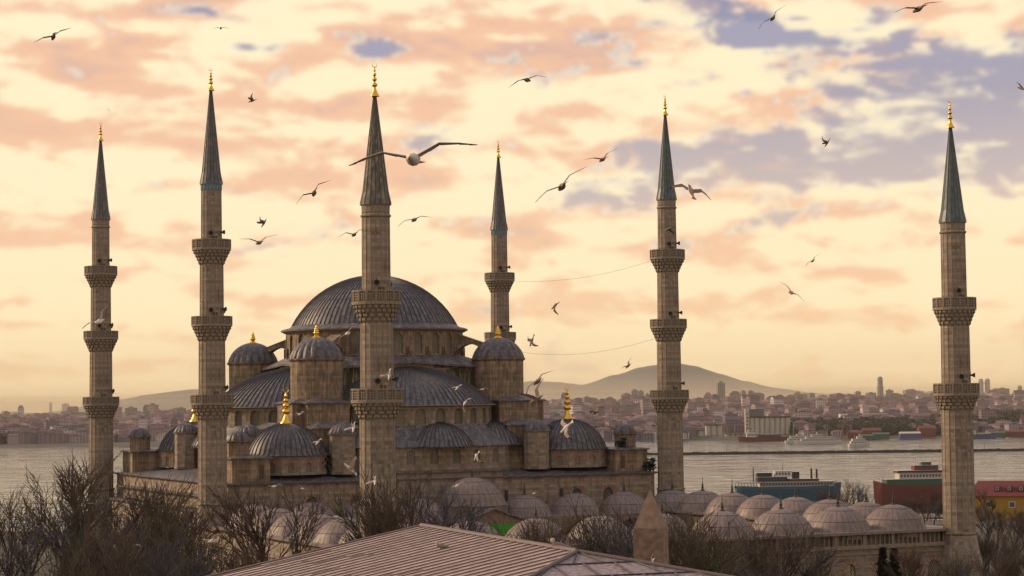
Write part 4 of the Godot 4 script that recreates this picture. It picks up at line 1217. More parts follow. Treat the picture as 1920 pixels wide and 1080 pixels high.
func silo_block(px: float, d: float, x0: float, x1: float, ytop: float, tower: bool, label: String):
	var top := spot(px, ytop, d)
	var p := Vector3(top.x, SEA + 1.0, top.z)
	var T := thing("grain_silo", label, "silo", p)
	var W := (x1 - x0) * d / FOCAL; var H := top.y - p.y
	var R := 3.4
	var n := maxi(int(W / (2 * R)), 2)
	R = W / n / 2
	var m := MB.new(); m.lathe([[R, 0], [R, H * 0.9]], 14)
	var cm := m.mesh(M.concrete)
	for i in n: part(T, "barrel", cm, Vector3(-W / 2 + R * (2 * i + 1), 0, 0))
	m = MB.new(); m.slab(-W / 2, W / 2, H * 0.9, H * 0.97, -R * 1.2, R * 1.2)
	part(T, "roof", m.mesh(M.iron))
	if tower:
		m = MB.new(); m.slab(-W / 2 - 6, -W / 2 - 0.2, 0, H * 1.3, -6, 5)
		var tw := part(T, "tower", m.mesh(M.concrete))
		m = MB.new()
		for i in 7: m.box(Vector3(-W / 2 - 3.1, H * (0.12 + 0.16 * i), 5), Vector3(2.6, 2.4, 0.2))
		part(tw, "window_row", m.mesh(M.glass))
		m = MB.new(); m.slab(-W / 2 + 0.0, -W / 2 + 22, H * 0.97, H * 1.3, -6, 3)
		part(T, "head_house", m.mesh(mat(lin(0.12, 0.12, 0.13), 0.9)))
# ---------------------------------------------------------------- far city
func block_mesh(kind: int) -> ArrayMesh:        # unit block 1 x 1 x 1 with window rows; surfaces: wall, roof, glass
	var w := MB.new(); var r := MB.new(); var g := MB.new()
	var hh := 1.0 if kind >= 2 else 0.8
	w.slab(-0.5, 0.5, -0.5, hh, -0.5, 0.5)
	if kind == 0:      # hipped tiles
		var e := [Vector3(-0.55, hh, 0.55), Vector3(0.55, hh, 0.55), Vector3(0.55, hh, -0.55), Vector3(-0.55, hh, -0.55)]
		var a := Vector3(-0.2, 1.0, 0); var b := Vector3(0.2, 1.0, 0)
		r.quad(e[0], e[1], b, a); r.quad(e[2], e[3], a, b); r.tri(e[1], e[2], b); r.tri(e[3], e[0], a)
	elif kind == 1:    # gable
		r.quad(Vector3(-0.54, hh, 0.56), Vector3(0.54, hh, 0.56), Vector3(0.54, 1.0, 0), Vector3(-0.54, 1.0, 0))
		r.quad(Vector3(0.54, hh, -0.56), Vector3(-0.54, hh, -0.56), Vector3(-0.54, 1.0, 0), Vector3(0.54, 1.0, 0))
		for s in [-1.0, 1.0]: w.tri(Vector3(s * 0.5, hh, 0.5 * s), Vector3(s * 0.5, hh, -0.5 * s), Vector3(s * 0.5, 0.99, 0))
	else:
		r.slab(-0.52, 0.52, 1.0, 1.03, -0.52, 0.52)
		r.slab(-0.2, 0.15, 1.03, 1.12, -0.2, 0.2)
	var fl := 5 if kind < 2 else (6 if kind == 2 else 14)
	var cols := 5 if kind < 3 else 4
	for f in fl:
		var y := hh * (f + 0.55) / fl
		for s in [0, 1, 2, 3]:
			var bs := Basis(Vector3.UP, s * PI / 2)
			for c in cols:
				g.box(bs * Vector3(-0.5 + (c + 0.5) / cols, y, 0.5), Vector3(0.5 / cols, hh * 0.48 / fl, 0.012), bs)
	var m := ArrayMesh.new()
	w.add_to(m, M.concrete); r.add_to(m, M.roof_red); g.add_to(m, M.glass)
	return m
func make_city():
	var walls := [mat(lin(0.35, 0.29, 0.33), 0.9), mat(lin(0.22, 0.15, 0.19), 0.9), mat(lin(0.55, 0.50, 0.52), 0.9), mat(lin(0.15, 0.14, 0.20), 0.9), mat(lin(0.29, 0.215, 0.225), 0.9)]
	var wname := ["cream", "dull red", "whitish", "grey", "ochre"]
	var roofs := [mat(lin(0.11, 0.062, 0.08), 0.9), mat(lin(0.085, 0.05, 0.075), 0.9), mat(lin(0.09, 0.085, 0.11), 0.9)]
	var rname := ["hipped tile roof", "gabled tile roof", "flat roof"]
	var kinds := [block_mesh(0), block_mesh(1), block_mesh(2), block_mesh(3)]
	var r := RandomNumberGenerator.new(); r.seed = 501
	var list := []
	var tries := 0
	while list.size() < 2300 and tries < 9000:
		tries += 1
		var px := r.randf_range(-30, 1950)
		if px > 425 and px < 925: continue
		var t := pow(r.randf(), 1.5)
		var d := 3040.0 + 1750.0 * t
		if px < 420: d += 130
		if px > 1290 and px < 1500 and d < 3160: continue
		var pos := spot(px, 800, d)
		var h := land_h(pos.x, d)
		if h < SEA + 1.5: continue
		if px > 1478 and px < 1760 and d > 3070 and d < 3420 and r.randf() < 0.85: continue      # the wooded slope
		if px > 1815 and px < 1925 and d > 3180 and d < 3560 and r.randf() < 0.8: continue
		var wd := r.randf_range(11, 24); var dp := r.randf_range(11, 18); var ht := r.randf_range(8, 17)
		if px < 200 and d < 3400: wd = r.randf_range(18, 38); ht = r.randf_range(12, 20)
		if d > 3900.0: ht *= 1.3
		if r.randf() < 0.08: ht *= 1.6
		var kd := r.randi() % 3
		var wc := r.randi() % 5
		var turn := r.randf_range(-0.5, 0.5)
		var mar := wd * ht / (d * d)
		list.append([mar, Vector3(pos.x, h - 0.5, -d), Vector3(wd, ht, dp), kd, wc, turn])
	list.sort_custom(func(a, b): return a[0] > b[0])
	var rest := []
	for i in list.size():
		var q: Array = list[i]
		if i >= 290:
			rest.append(q); continue
		var o := single("apartment_block", kinds[q[3]], "%s apartment block with %s on the far shore" % [wname[q[4]], rname[q[3]]], "building", q[1], "%s far-shore blocks with %s" % [wname[q[4]], rname[q[3]]])
		o.scale = q[2]; o.rotation.y = q[5]
		o.set_surface_override_material(0, walls[q[4]])
		o.set_surface_override_material(1, roofs[q[3]])
	var mm := MultiMesh.new()
	mm.transform_format = MultiMesh.TRANSFORM_3D
	mm.use_colors = true
	mm.mesh = massed_house()
	mm.instance_count = rest.size()
	for i in rest.size():
		var q: Array = rest[i]
		mm.set_instance_transform(i, Transform3D(Basis(Vector3.UP, q[5]).scaled_local(q[2]), q[1]))
		var c: Color = walls[q[4]].albedo_color.srgb_to_linear()
		mm.set_instance_color(i, c)
	var mi := MultiMeshInstance3D.new()
	mi.name = "distant_housing"
	mi.multimesh = mm
	add_child(mi)
	tag(mi, "dense mass of small tiled houses covering the far hillside", "houses", "", "stuff")
	# towers on the skyline: px, top y, width px, depth, kind of top
	var tw := [[1190, 731, 10, 5000, 1], [1202, 733, 10, 5020, 1], [1214, 738, 8, 5200, 0], [1351, 717, 14, 4700, 2], [1393, 733, 9, 4900, 1], [1408, 733, 9, 4900, 1], [1427, 738, 12, 4800, 1], [1496, 734, 8, 6000, 0], [1508, 738, 12, 5900, 0], [1521, 737, 11, 5200, 1], [1543, 741, 15, 5100, 0],
		[1566, 739, 22, 5300, 0], [1592, 739, 18, 5200, 0], [1608, 734, 10, 5200, 1], [1633, 736, 15, 5400, 0], [1668, 731, 13, 5700, 0], [1676, 743, 19, 4350, 1], [1705, 747, 15, 4300, 1], [1704, 731, 18, 6000, 0], [1722, 733, 15, 6100, 0], [1880, 728, 24, 6000, 0], [1866, 729, 10, 6000, 0], [1912, 724, 7, 6200, 1],
		[1140, 746, 9, 4600, 0], [1100, 744, 13, 4400, 0], [1176, 750, 18, 4300, 0], [1310, 746, 12, 4400, 0], [1336, 743, 16, 4500, 0], [1372, 743, 26, 4600, 0], [1465, 746, 14, 4500, 0], [1482, 744, 14, 4500, 0], [246, 764, 18, 4300, 0], [276, 770, 9, 4400, 0], [340, 765, 17, 4300, 1], [95, 755, 5, 7300, 1], [123, 757, 10, 7200, 0], [8, 771, 9, 7000, 0], [27, 772, 14, 7000, 0], [1452, 752, 10, 4300, 0], [1062, 748, 14, 4300, 0], [1036, 750, 12, 4350, 0]]
	var tmat := [mat(lin(0.17, 0.17, 0.19), 0.7), mat(lin(0.24, 0.22, 0.21), 0.8), mat(lin(0.12, 0.13, 0.16), 0.6)]
	for k in tw.size():
		var q: Array = tw[k]
		var top := spot(q[0], q[1], q[3])
		var g := land_h(top.x, minf(q[3], 7000))
		var w: float = q[2] * q[3] / FOCAL
		var lab := "plain flat-topped tower block on the far skyline"
		if q[4] == 1: lab = "slender high-rise with a small roof cap on the far skyline"
		if q[4] == 2: lab = "dark broad high-rise with slanted crown below the mountain slope"
		var T := thing("high_rise", lab, "tower", Vector3(top.x, g - 1, top.z), 0.15 * ((k % 5) - 2), "" if q[4] == 2 else ["flat-topped towers on the far skyline", "capped towers on the far skyline"][q[4]])
		var o := part(T, "body", kinds[3])
		var H := top.y - g + 1
		o.scale = Vector3(w, H * 0.95, w * 0.9)
		o.set_surface_override_material(0, tmat[k % 3]); o.set_surface_override_material(1, tmat[k % 3])
		if q[4] > 0:
			var m := MB.new()
			if q[4] == 2:
				m.quad(Vector3(-w * 0.3, H * 0.93, w * 0.3), Vector3(w * 0.3, H * 0.93, w * 0.3), Vector3(w * 0.3, H * 1.02, w * 0.3), Vector3(-w * 0.3, H * 0.98, w * 0.3))
				m.slab(-w * 0.3, w * 0.3, H * 0.93, H * 0.99, -w * 0.3, w * 0.29)
			else: m.slab(-w * 0.3, w * 0.3, H * 0.94, H * 1.02, -w * 0.3, w * 0.3)
			part(T, "crown", m.mesh(tmat[(k + 1) % 3]))
	# tallest tower with a rounded head; twin towers joined by a bridge
	var tp := spot(1650, 706, 5600); var gy := land_h(tp.x, 5600)
	var T := thing("high_rise", "tallest skyline tower, round-headed and narrower above its middle", "tower", Vector3(tp.x, gy - 1, tp.z))
	var H := tp.y - gy + 1
	var m := MB.new(); m.lathe([[8.4, 0], [8.4, H * 0.62], [7.0, H * 0.63], [7.0, H * 0.93], [6.0, H * 0.96], [4.5, H * 0.98], [4.5, H], [0, H]], 16)
	part(T, "body", m.mesh(tmat[0]))
	m = MB.new()
	for i in 26: m.lathe([[8.46 if i < 16 else 7.06, H * (0.03 + 0.035 * i)], [8.46 if i < 16 else 7.06, H * (0.047 + 0.035 * i)]], 16)
	part(T, "window_bands", m.mesh(M.glass))
	tp = spot(1845, 710, 6200); gy = land_h(tp.x, 6200); H = tp.y - gy + 1
	T = thing("high_rise", "pair of round-topped towers joined by a high bridge on the skyline", "tower", Vector3(tp.x, gy - 1, tp.z))
	m = MB.new()
	for s in [-1.0, 1.0]: m.lathe([[7.6, 0], [7.6, H * 0.86], [6.6, H * 0.95], [4.5, H], [0, H]], 16, 0, TAU, false, Vector3(9.6 * s, 0, 0))
	part(T, "body", m.mesh(tmat[1]))
	m = MB.new(); m.slab(-4, 4, H * 0.76, H * 0.8, -2, 2)
	part(T, "bridge", m.mesh(tmat[1]))
	# long barrack-like hospital with ranks of windows
	tp = spot(1640, 778, 3480); gy = land_h(tp.x, 3480)
	T = thing("long_building", "long cream building with ranks of windows above the dark wood", "building", Vector3(tp.x, gy - 6, tp.z))
	H = tp.y - gy + 6
	m = MB.new(); m.slab(-48, 50, 0, H, -8, 8); m.slab(-58, -44, 0, H * 1.12, -10, 10); m.slab(-20, 22, H, H * 1.18, -6, 6)
	part(T, "wall", m.mesh(walls[2]))
	m = MB.new(); m.slab(-48.5, 50.5, H, H + 0.8, -8.5, 8.5); m.slab(-20.5, 22.5, H * 1.18, H * 1.18 + 0.8, -6.5, 6.5)
	part(T, "roof", m.mesh(roofs[2]))
	for f in 4:
		m = MB.new()
		for i in 30: m.box(Vector3(-42 + i * 3.1, H * (0.36 + 0.17 * f), 8), Vector3(1.7, H * 0.09, 0.2))
		part(T, "window_row", m.mesh(M.glass))
	# woods on the far slope
	wood("distant_wood", "dark evergreen wood on the far shore below the long building", [[1480, 1765, 3090, 3400, 420]])
	wood("distant_wood", "dark wood on the far slope beside the two-balcony minaret", [[1815, 1930, 3200, 3520, 170]])
	wood("distant_wood", "strip of dark trees along the far waterside by the open water", [[-30, 175, 3185, 3230, 150], [1000, 1230, 3080, 3160, 60]])
func massed_house() -> ArrayMesh:
	var w := MB.new(); w.colored = true
	w.col = Color(1, 1, 1)
	w.slab(-0.5, 0.5, -0.5, 0.78, -0.5, 0.5)
	w.col = Color(0.08, 0.08, 0.09)
	for f in 4:
		for c in 4:
			for s in 2:
				var bs := Basis(Vector3.UP, s * -PI / 2)
				w.box(bs * Vector3(-0.375 + c * 0.25, 0.14 + f * 0.18, 0.502), Vector3(0.11, 0.09, 0.01), bs)
	w.col = Color(0.36, 0.24, 0.28)
	var e := [Vector3(-0.55, 0.78, 0.55), Vector3(0.55, 0.78, 0.55), Vector3(0.55, 0.78, -0.55), Vector3(-0.55, 0.78, -0.55)]
	var a := Vector3(-0.2, 1.0, 0); var b := Vector3(0.2, 1.0, 0)
	w.quad(e[0], e[1], b, a); w.quad(e[2], e[3], a, b); w.tri(e[1], e[2], b); w.tri(e[3], e[0], a)
	var mt := mat(Color(1, 1, 1), 0.9)
	mt.vertex_color_use_as_albedo = true
	return w.mesh(mt)
func crown_mesh() -> ArrayMesh:
	var m := MB.new()
	var r := RandomNumberGenerator.new(); r.seed = 31
	for i in 90:
		var d := Vector3(r.randfn(), r.randfn(), r.randfn()).normalized()
		var p := d * pow(r.randf(), 0.4) * 0.5
		p.y = p.y * 1.25 + 0.62
		var x := Vector3(r.randfn(), r.randfn(), r.randfn()).normalized() * 0.2
		var y := x.cross(d).normalized() * 0.17
		m.tri(p - x, p + y, p + x); m.tri(p + x * 0.6 - d * 0.1, p + y * 0.8, p - x * 0.7 + d * 0.1)
	m.tube([Vector3(0, -0.1, 0), Vector3(0, 0.4, 0)], [0.05, 0.04], 4)
	return m.mesh(M.needle)
func wood(called: String, label: String, zones: Array):
	var mm := MultiMesh.new()
	mm.transform_format = MultiMesh.TRANSFORM_3D
	if not cache.has("crown"): cache["crown"] = crown_mesh()
	mm.mesh = cache["crown"]
	var r := RandomNumberGenerator.new(); r.seed = 7 + zones[0][0]
	var tf := []
	for z in zones:
		for i in z[4]:
			var px := r.randf_range(z[0], z[1]); var d := r.randf_range(z[2], z[3])
			var p := spot(px, 800, d)
			var g := land_h(p.x, d)
			if g < SEA + 1: continue
			var h := r.randf_range(8, 15)
			tf.append(Transform3D(Basis(Vector3.UP, r.randf() * TAU).scaled_local(Vector3(h * r.randf_range(0.7, 1.2), h, h * 0.9)), Vector3(p.x, g, -d)))
	mm.instance_count = tf.size()
	for i in tf.size(): mm.set_instance_transform(i, tf[i])
	var mi := MultiMeshInstance3D.new()
	mi.name = numbered(called)
	mi.multimesh = mm
	add_child(mi)
	tag(mi, label, "wood", "", "stuff")
# ---------------------------------------------------------------- bare winter trees
func grow(tr: MB, tw: MB, r: RandomNumberGenerator, p: Vector3, d: Vector3, L: float, rad: float, lvl: int, kids: Array, wide: float):
	var seg := 3 if lvl < 3 else 2
	var pts := [p]; var rr := [rad]
	var q := p; var dd := d
	for i in seg:
		dd = (dd + Vector3(r.randfn(), r.randfn() * 0.5, r.randfn()) * 0.13 + Vector3.UP * (0.10 if lvl > 0 else 0.03)).normalized()
		q += dd * L / seg
		pts.append(q); rr.append(lerpf(rad, rad * 0.5, float(i + 1) / seg))
	if lvl <= 1: tr.tube(pts, rr, 5)
	else: tw.tube(pts, rr, 3)
	if lvl >= kids.size(): return
	var n: int = kids[lvl]
	for k in n:
		var f := (0.3 + 0.7 * (k + r.randf() * 0.7) / n) if lvl > 0 else (0.45 + 0.55 * (k + 0.5) / n)
		f = minf(f, 1.0)
		var at := f * seg
		var i := mini(int(at), seg - 1)
		var P: Vector3 = pts[i].lerp(pts[i + 1], at - i)
		var ax := Vector3(r.randfn(), r.randfn() * 0.3, r.randfn())
		var side := (ax - dd * ax.dot(dd)).normalized()
		var ang := r.randf_range(0.3, 0.75) * wide
		var nd := (dd * cos(ang) + side * sin(ang)).normalized()
		var rk: float = lerpf(rad, rad * 0.5, f) * r.randf_range(0.55, 0.74)
		grow(tr, tw, r, P, nd, L * r.randf_range(0.5, 0.78), maxf(rk, 0.019), lvl + 1, kids, wide)
func bare_tree(sd: int, H: float, wide: float, kids: Array) -> Array:
	var r := RandomNumberGenerator.new(); r.seed = sd
	var tr := MB.new(); var tw := MB.new()
	grow(tr, tw, r, Vector3.ZERO, Vector3.UP, H * 0.42, H * 0.022, 0, kids, wide)
	return [tr, tw]
func make_trees():
	var kinds := []
	for k in 6:
		var b := bare_tree(100 + k, 10.0, [0.8, 1.0, 1.15, 0.85, 1.05, 0.9][k], [[5, 5, 5, 4], [6, 4, 5, 5], [6, 5, 5, 4], [5, 6, 5, 4], [7, 4, 5, 4], [4, 6, 5, 5]][k])
		kinds.append([b[0].mesh(M.bark), b[1].mesh([M.twig, M.twig2, M.twig3][k % 3])])
	# px of the trunk, y of the top, depth, kind; the ground is taken from the terrain
	var at := []
	var r := RandomNumberGenerator.new(); r.seed = 321
	for k in [[20, 905, 235], [62, 930, 215], [110, 868, 228], [155, 838, 240], [205, 885, 222], [240, 900, 226], [262, 872, 232], [300, 890, 236], [330, 905, 215], [372, 935, 222], [40, 975, 190], [100, 962, 185], [180, 962, 180], [262, 968, 182], [335, 972, 188], [405, 985, 196], [70, 985, 176], [150, 990, 170], [235, 992, 172], [310, 995, 176], [365, 1000, 182], [440, 1005, 190], [20, 1010, 160], [120, 1012, 160], [215, 1015, 156], [300, 1018, 158], [385, 1025, 160]]:
		at.append([k[0], k[1], k[2], "tall" if k[1] < 925 else "left"])
	for k in [[545, 918, 205], [600, 985, 200]]: at.append([k[0], k[1], k[2], "roof"])
	for k in [[735, 895, 205], [765, 905, 200], [800, 925, 210]]: at.append([k[0], k[1], k[2], "min"])
	for k in [[965, 968, 188], [1005, 960, 190], [940, 985, 180]]: at.append([k[0], k[1], k[2], "court"])
	for k in [[1115, 930, 176], [1160, 945, 182], [1185, 955, 172]]: at.append([k[0], k[1], k[2], "ob"])
	for k in [[1282, 938, 178], [1318, 955, 186], [1350, 985, 196]]: at.append([k[0], k[1], k[2], "ob2"])
	for k in [[1400, 985, 205], [1440, 975, 200], [1495, 990, 208], [1540, 1020, 212]]: at.append([k[0], k[1], k[2], "wall"])
	for k in [[1705, 1008, 222], [1798, 1008, 214], [1755, 1020, 226]]: at.append([k[0], k[1], k[2], "foot"])
	for k in [[1590, 893, 560], [1612, 905, 540], [1700, 925, 520], [1735, 915, 530], [1755, 930, 500], [1680, 935, 510], [1845, 910, 520], [1840, 950, 330], [1868, 955, 340], [1895, 960, 320], [1918, 945, 345], [1855, 990, 270], [1885, 1000, 262], [1915, 990, 268], [1950, 970, 300], [1850, 1030, 235], [1890, 1040, 240], [1690, 940, 450], [1720, 950, 440], [1745, 945, 460], [1762, 955, 430], [1660, 945, 470], [1835, 935, 450], [1862, 930, 470], [1905, 965, 400], [1640, 950, 480], [1560, 915, 600], [1575, 910, 610], [1850, 970, 300], [1930, 1020, 240], [1672, 932, 420], [1700, 935, 415], [1715, 928, 425], [1733, 935, 412], [1750, 925, 418], [1770, 935, 410], [1840, 945, 380], [1855, 950, 390], [1878, 948, 385], [1900, 952, 375], [1922, 948, 388], [1645, 952, 405], [1868, 985, 280], [1900, 1015, 250]]: at.append([k[0], k[1], k[2], "slope" if k[0] < 1630 else ("vessel" if k[0] < 1800 else "right")])
	var say := {"slope": "bare tree beyond the courtyard domes beside the blue ferry", "vessel": "bare tree on the slope in front of the red-hulled vessel", "tall": "tall bare tree rising above the thicket against the water and hall wall", "left": "low bare bushy tree in the dark thicket below the hall's side wall", "roof": "bare fan-shaped tree rising between the seamed roof and the courtyard domes", "min": "bare many-stemmed tree at the foot of the weathered-spire minaret", "court": "bare twiggy tree before the porch with the green banner",
		"ob": "bare spreading tree on the banner side of the pink obelisk", "ob2": "bare dark-limbed tree just behind the pink obelisk toward the strait", "wall": "bare tree in front of the courtyard balustrade", "foot": "small bare tree at the foot of the green-spired two-balcony minaret", "right": "bare tree on the dark slope below the yellow house"}
	var grp := {"slope": "trees beside the blue ferry", "vessel": "trees before the red vessel", "tall": "tall trees above the thicket", "left": "trees in the thicket", "roof": "trees behind the seamed roof", "min": "trees at the minaret foot", "court": "trees before the porch", "ob": "trees by the obelisk", "ob2": "trees behind the obelisk", "wall": "trees before the courtyard wall", "foot": "trees by the courtyard minaret", "right": "trees on the slope"}
	for i in at.size():
		var k: Array = at[i]
		var top := spot(k[0], k[1] - (30 if k[3] in ["roof", "min"] else (10 if k[3] in ["court", "ob", "ob2", "wall"] else 0)), k[2])
		var g := near_h(k[2])
		var H := top.y - g
		var kd: Array = kinds[i % 6]
		var T := thing("bare_tree", say[k[3]], "tree", Vector3(top.x, g, top.z), r.randf() * TAU, grp[k[3]])
		T.scale = Vector3(1, 1, 1) * H / (kd[1].get_aabb().position.y + kd[1].get_aabb().size.y)
		part(T, "trunk", kd[0]); part(T, "crown", kd[1])
	# evergreens
	var cm := MB.new()
	r.seed = 12
	for i in 900:
		var y := r.randf()
		var a := r.randf() * TAU
		var rad := 0.17 * (1.0 - y) * sqrt(r.randf()) * (1.0 + 0.25 * sin(a * 3 + y * 20)) + 0.005
		var p := Vector3(rad * sin(a), 0.08 + 0.92 * y, rad * cos(a))
		var o := Vector3(sin(a), 0.7, cos(a)).normalized() * 0.05
		var x := Vector3(cos(a), 0, -sin(a)) * 0.014
		cm.tri(p - x, p + x, p + o); cm.tri(p - Vector3(0, 0.014, 0), p + Vector3(0, 0.014, 0), p + o)
	var cmesh := cm.mesh(M.needle)
	var tm := MB.new(); tm.tube([Vector3.ZERO, Vector3(0, 0.9, 0)], [0.02, 0.006], 6)
	var tmesh := tm.mesh(M.bark)
	for k in [[1655, 1028, 225, 0], [1676, 1030, 223, 0], [1306, 1048, 190, 1]]:
		var top := spot(k[0], k[1], k[2])
		var T := thing("cypress_tree", ["dark cypress before the lattice windows of the courtyard wall", "small dark cypress beside the pink obelisk"][k[3]], "tree", Vector3(top.x, 4.5, top.z), r.randf() * TAU, ["cypresses before the courtyard wall", ""][k[3]])
		T.scale = Vector3(1, 1, 1) * (top.y - 4.5)
		part(T, "trunk", tmesh); part(T, "crown", cmesh)
# ---------------------------------------------------------------- gulls
# pose: for each wing two angles (shoulder to wrist, wrist to tip) in degrees above the level, and a sweep
func gull_mesh(pose: Array, pale: bool) -> ArrayMesh:
	var key := "gull%s%s" % [pose, pale]
	if cache.has(key): return cache[key]
	var m := MB.new(); m.colored = true
	var under := Color(0.42, 0.36, 0.33) if pale else Color(0.11, 0.085, 0.075)
	var over := Color(0.30, 0.24, 0.22) if pale else Color(0.085, 0.065, 0.058)
	var tip := Color(0.02, 0.018, 0.018)
	# body: nose to tail along -z
	m.col = Color(0.62, 0.57, 0.54) if pale else Color(0.15, 0.115, 0.10)
	var zs := [-0.30, -0.285, -0.25, -0.21, -0.17, -0.09, 0.02, 0.12, 0.2, 0.27]; var rs := [0.0, 0.022, 0.043, 0.045, 0.04, 0.068, 0.075, 0.055, 0.032, 0.02]
	for j in zs.size() - 1:
		for i in 10:
			var q0 := TAU * i / 10; var q1 := TAU * (i + 1) / 10
			var a := Vector3(cos(q0) * rs[j], sin(q0) * rs[j] * 0.92, zs[j]); var b := Vector3(cos(q1) * rs[j], sin(q1) * rs[j] * 0.92, zs[j])
			var c := Vector3(cos(q1) * rs[j + 1], sin(q1) * rs[j + 1] * 0.92, zs[j + 1]); var d := Vector3(cos(q0) * rs[j + 1], sin(q0) * rs[j + 1] * 0.92, zs[j + 1])
			var na := Vector3(cos(q0), sin(q0), 0); var nb := Vector3(cos(q1), sin(q1), 0)
			m.trin(a, b, c, na, nb, nb, Vector2.ZERO, Vector2.ZERO, Vector2.ZERO); m.trin(a, c, d, na, nb, na, Vector2.ZERO, Vector2.ZERO, Vector2.ZERO)
	m.col = Color(0.55, 0.30, 0.04)
	m.lathe([[0.014, 0.0], [0.010, 0.04], [0.0, 0.065]], 6)
	for i in range(m.v.size() - 6 * 2 * 3, m.v.size()):
		if i >= 0 and m.v[i].y >= -0.001 and m.v[i].y < 0.07 and absf(m.v[i].x) < 0.02 and absf(m.v[i].z) < 0.02:
			var o := m.v[i]; m.v[i] = Vector3(o.x, o.z - 0.005, -0.285 - o.y)
	m.col = m.col.lerp(Color(0.5, 0.46, 0.44), 1.0) if pale else Color(0.12, 0.10, 0.09)
	for s in [-1.0, 1.0]: m.tri(Vector3(0, 0.012, 0.22), Vector3(s * 0.085, 0.0, 0.40), Vector3(0, 0.004, 0.41)); 
	for s in [-1.0, 1.0]: m.tri(Vector3(0, -0.008, 0.22), Vector3(0, -0.004, 0.41), Vector3(s * 0.085, -0.002, 0.40))
	for w in 2:
		var s := -1.0 if w == 0 else 1.0
		var a1 := deg_to_rad(pose[w * 2]); var a2 := deg_to_rad(pose[w * 2 + 1])
		var sh := Vector3(s * 0.045, 0.03, -0.06)
		var wr := sh + Vector3(s * cos(a1) * 0.27, sin(a1) * 0.27, -0.075)
		var md := wr + Vector3(s * cos(a2) * 0.2, sin(a2) * 0.2, 0.045)
		var tp := md + Vector3(s * cos(a2) * 0.19, sin(a2) * 0.19 - 0.01, 0.12)
		var sec := [[sh, 0.17, 0.016], [sh.lerp(wr, 0.5), 0.18, 0.014], [wr, 0.155, 0.012], [md, 0.105, 0.008], [md.lerp(tp, 0.55), 0.065, 0.005], [tp, 0.01, 0.002]]
		for j in 5:
			var A: Vector3 = sec[j][0]; var C: Vector3 = sec[j + 1][0]
			var ca: float = sec[j][1]; var cc: float = sec[j + 1][1]; var ta: float = sec[j][2]; var tc: float = sec[j + 1][2]
			var f0 := A; var f1 := C; var b0 := A + Vector3(0, -0.01, ca); var b1 := C + Vector3(0, -0.005, cc)
			var u0 := A + Vector3(0, ta, ca * 0.3); var u1 := C + Vector3(0, tc, cc * 0.3); var d0 := A + Vector3(0, -ta * 0.6, ca * 0.3); var d1 := C + Vector3(0, -tc * 0.6, cc * 0.3)
			m.col = tip if j >= 3 else over
			m.quad(f0, f1, u1, u0); m.quad(u0, u1, b1, b0)
			m.col = tip if j >= 4 else under
			m.quad(f1, f0, d0, d1); m.quad(d1, d0, b0, b1)
	cache[key] = m.mesh(M.gull)
	return cache[key]
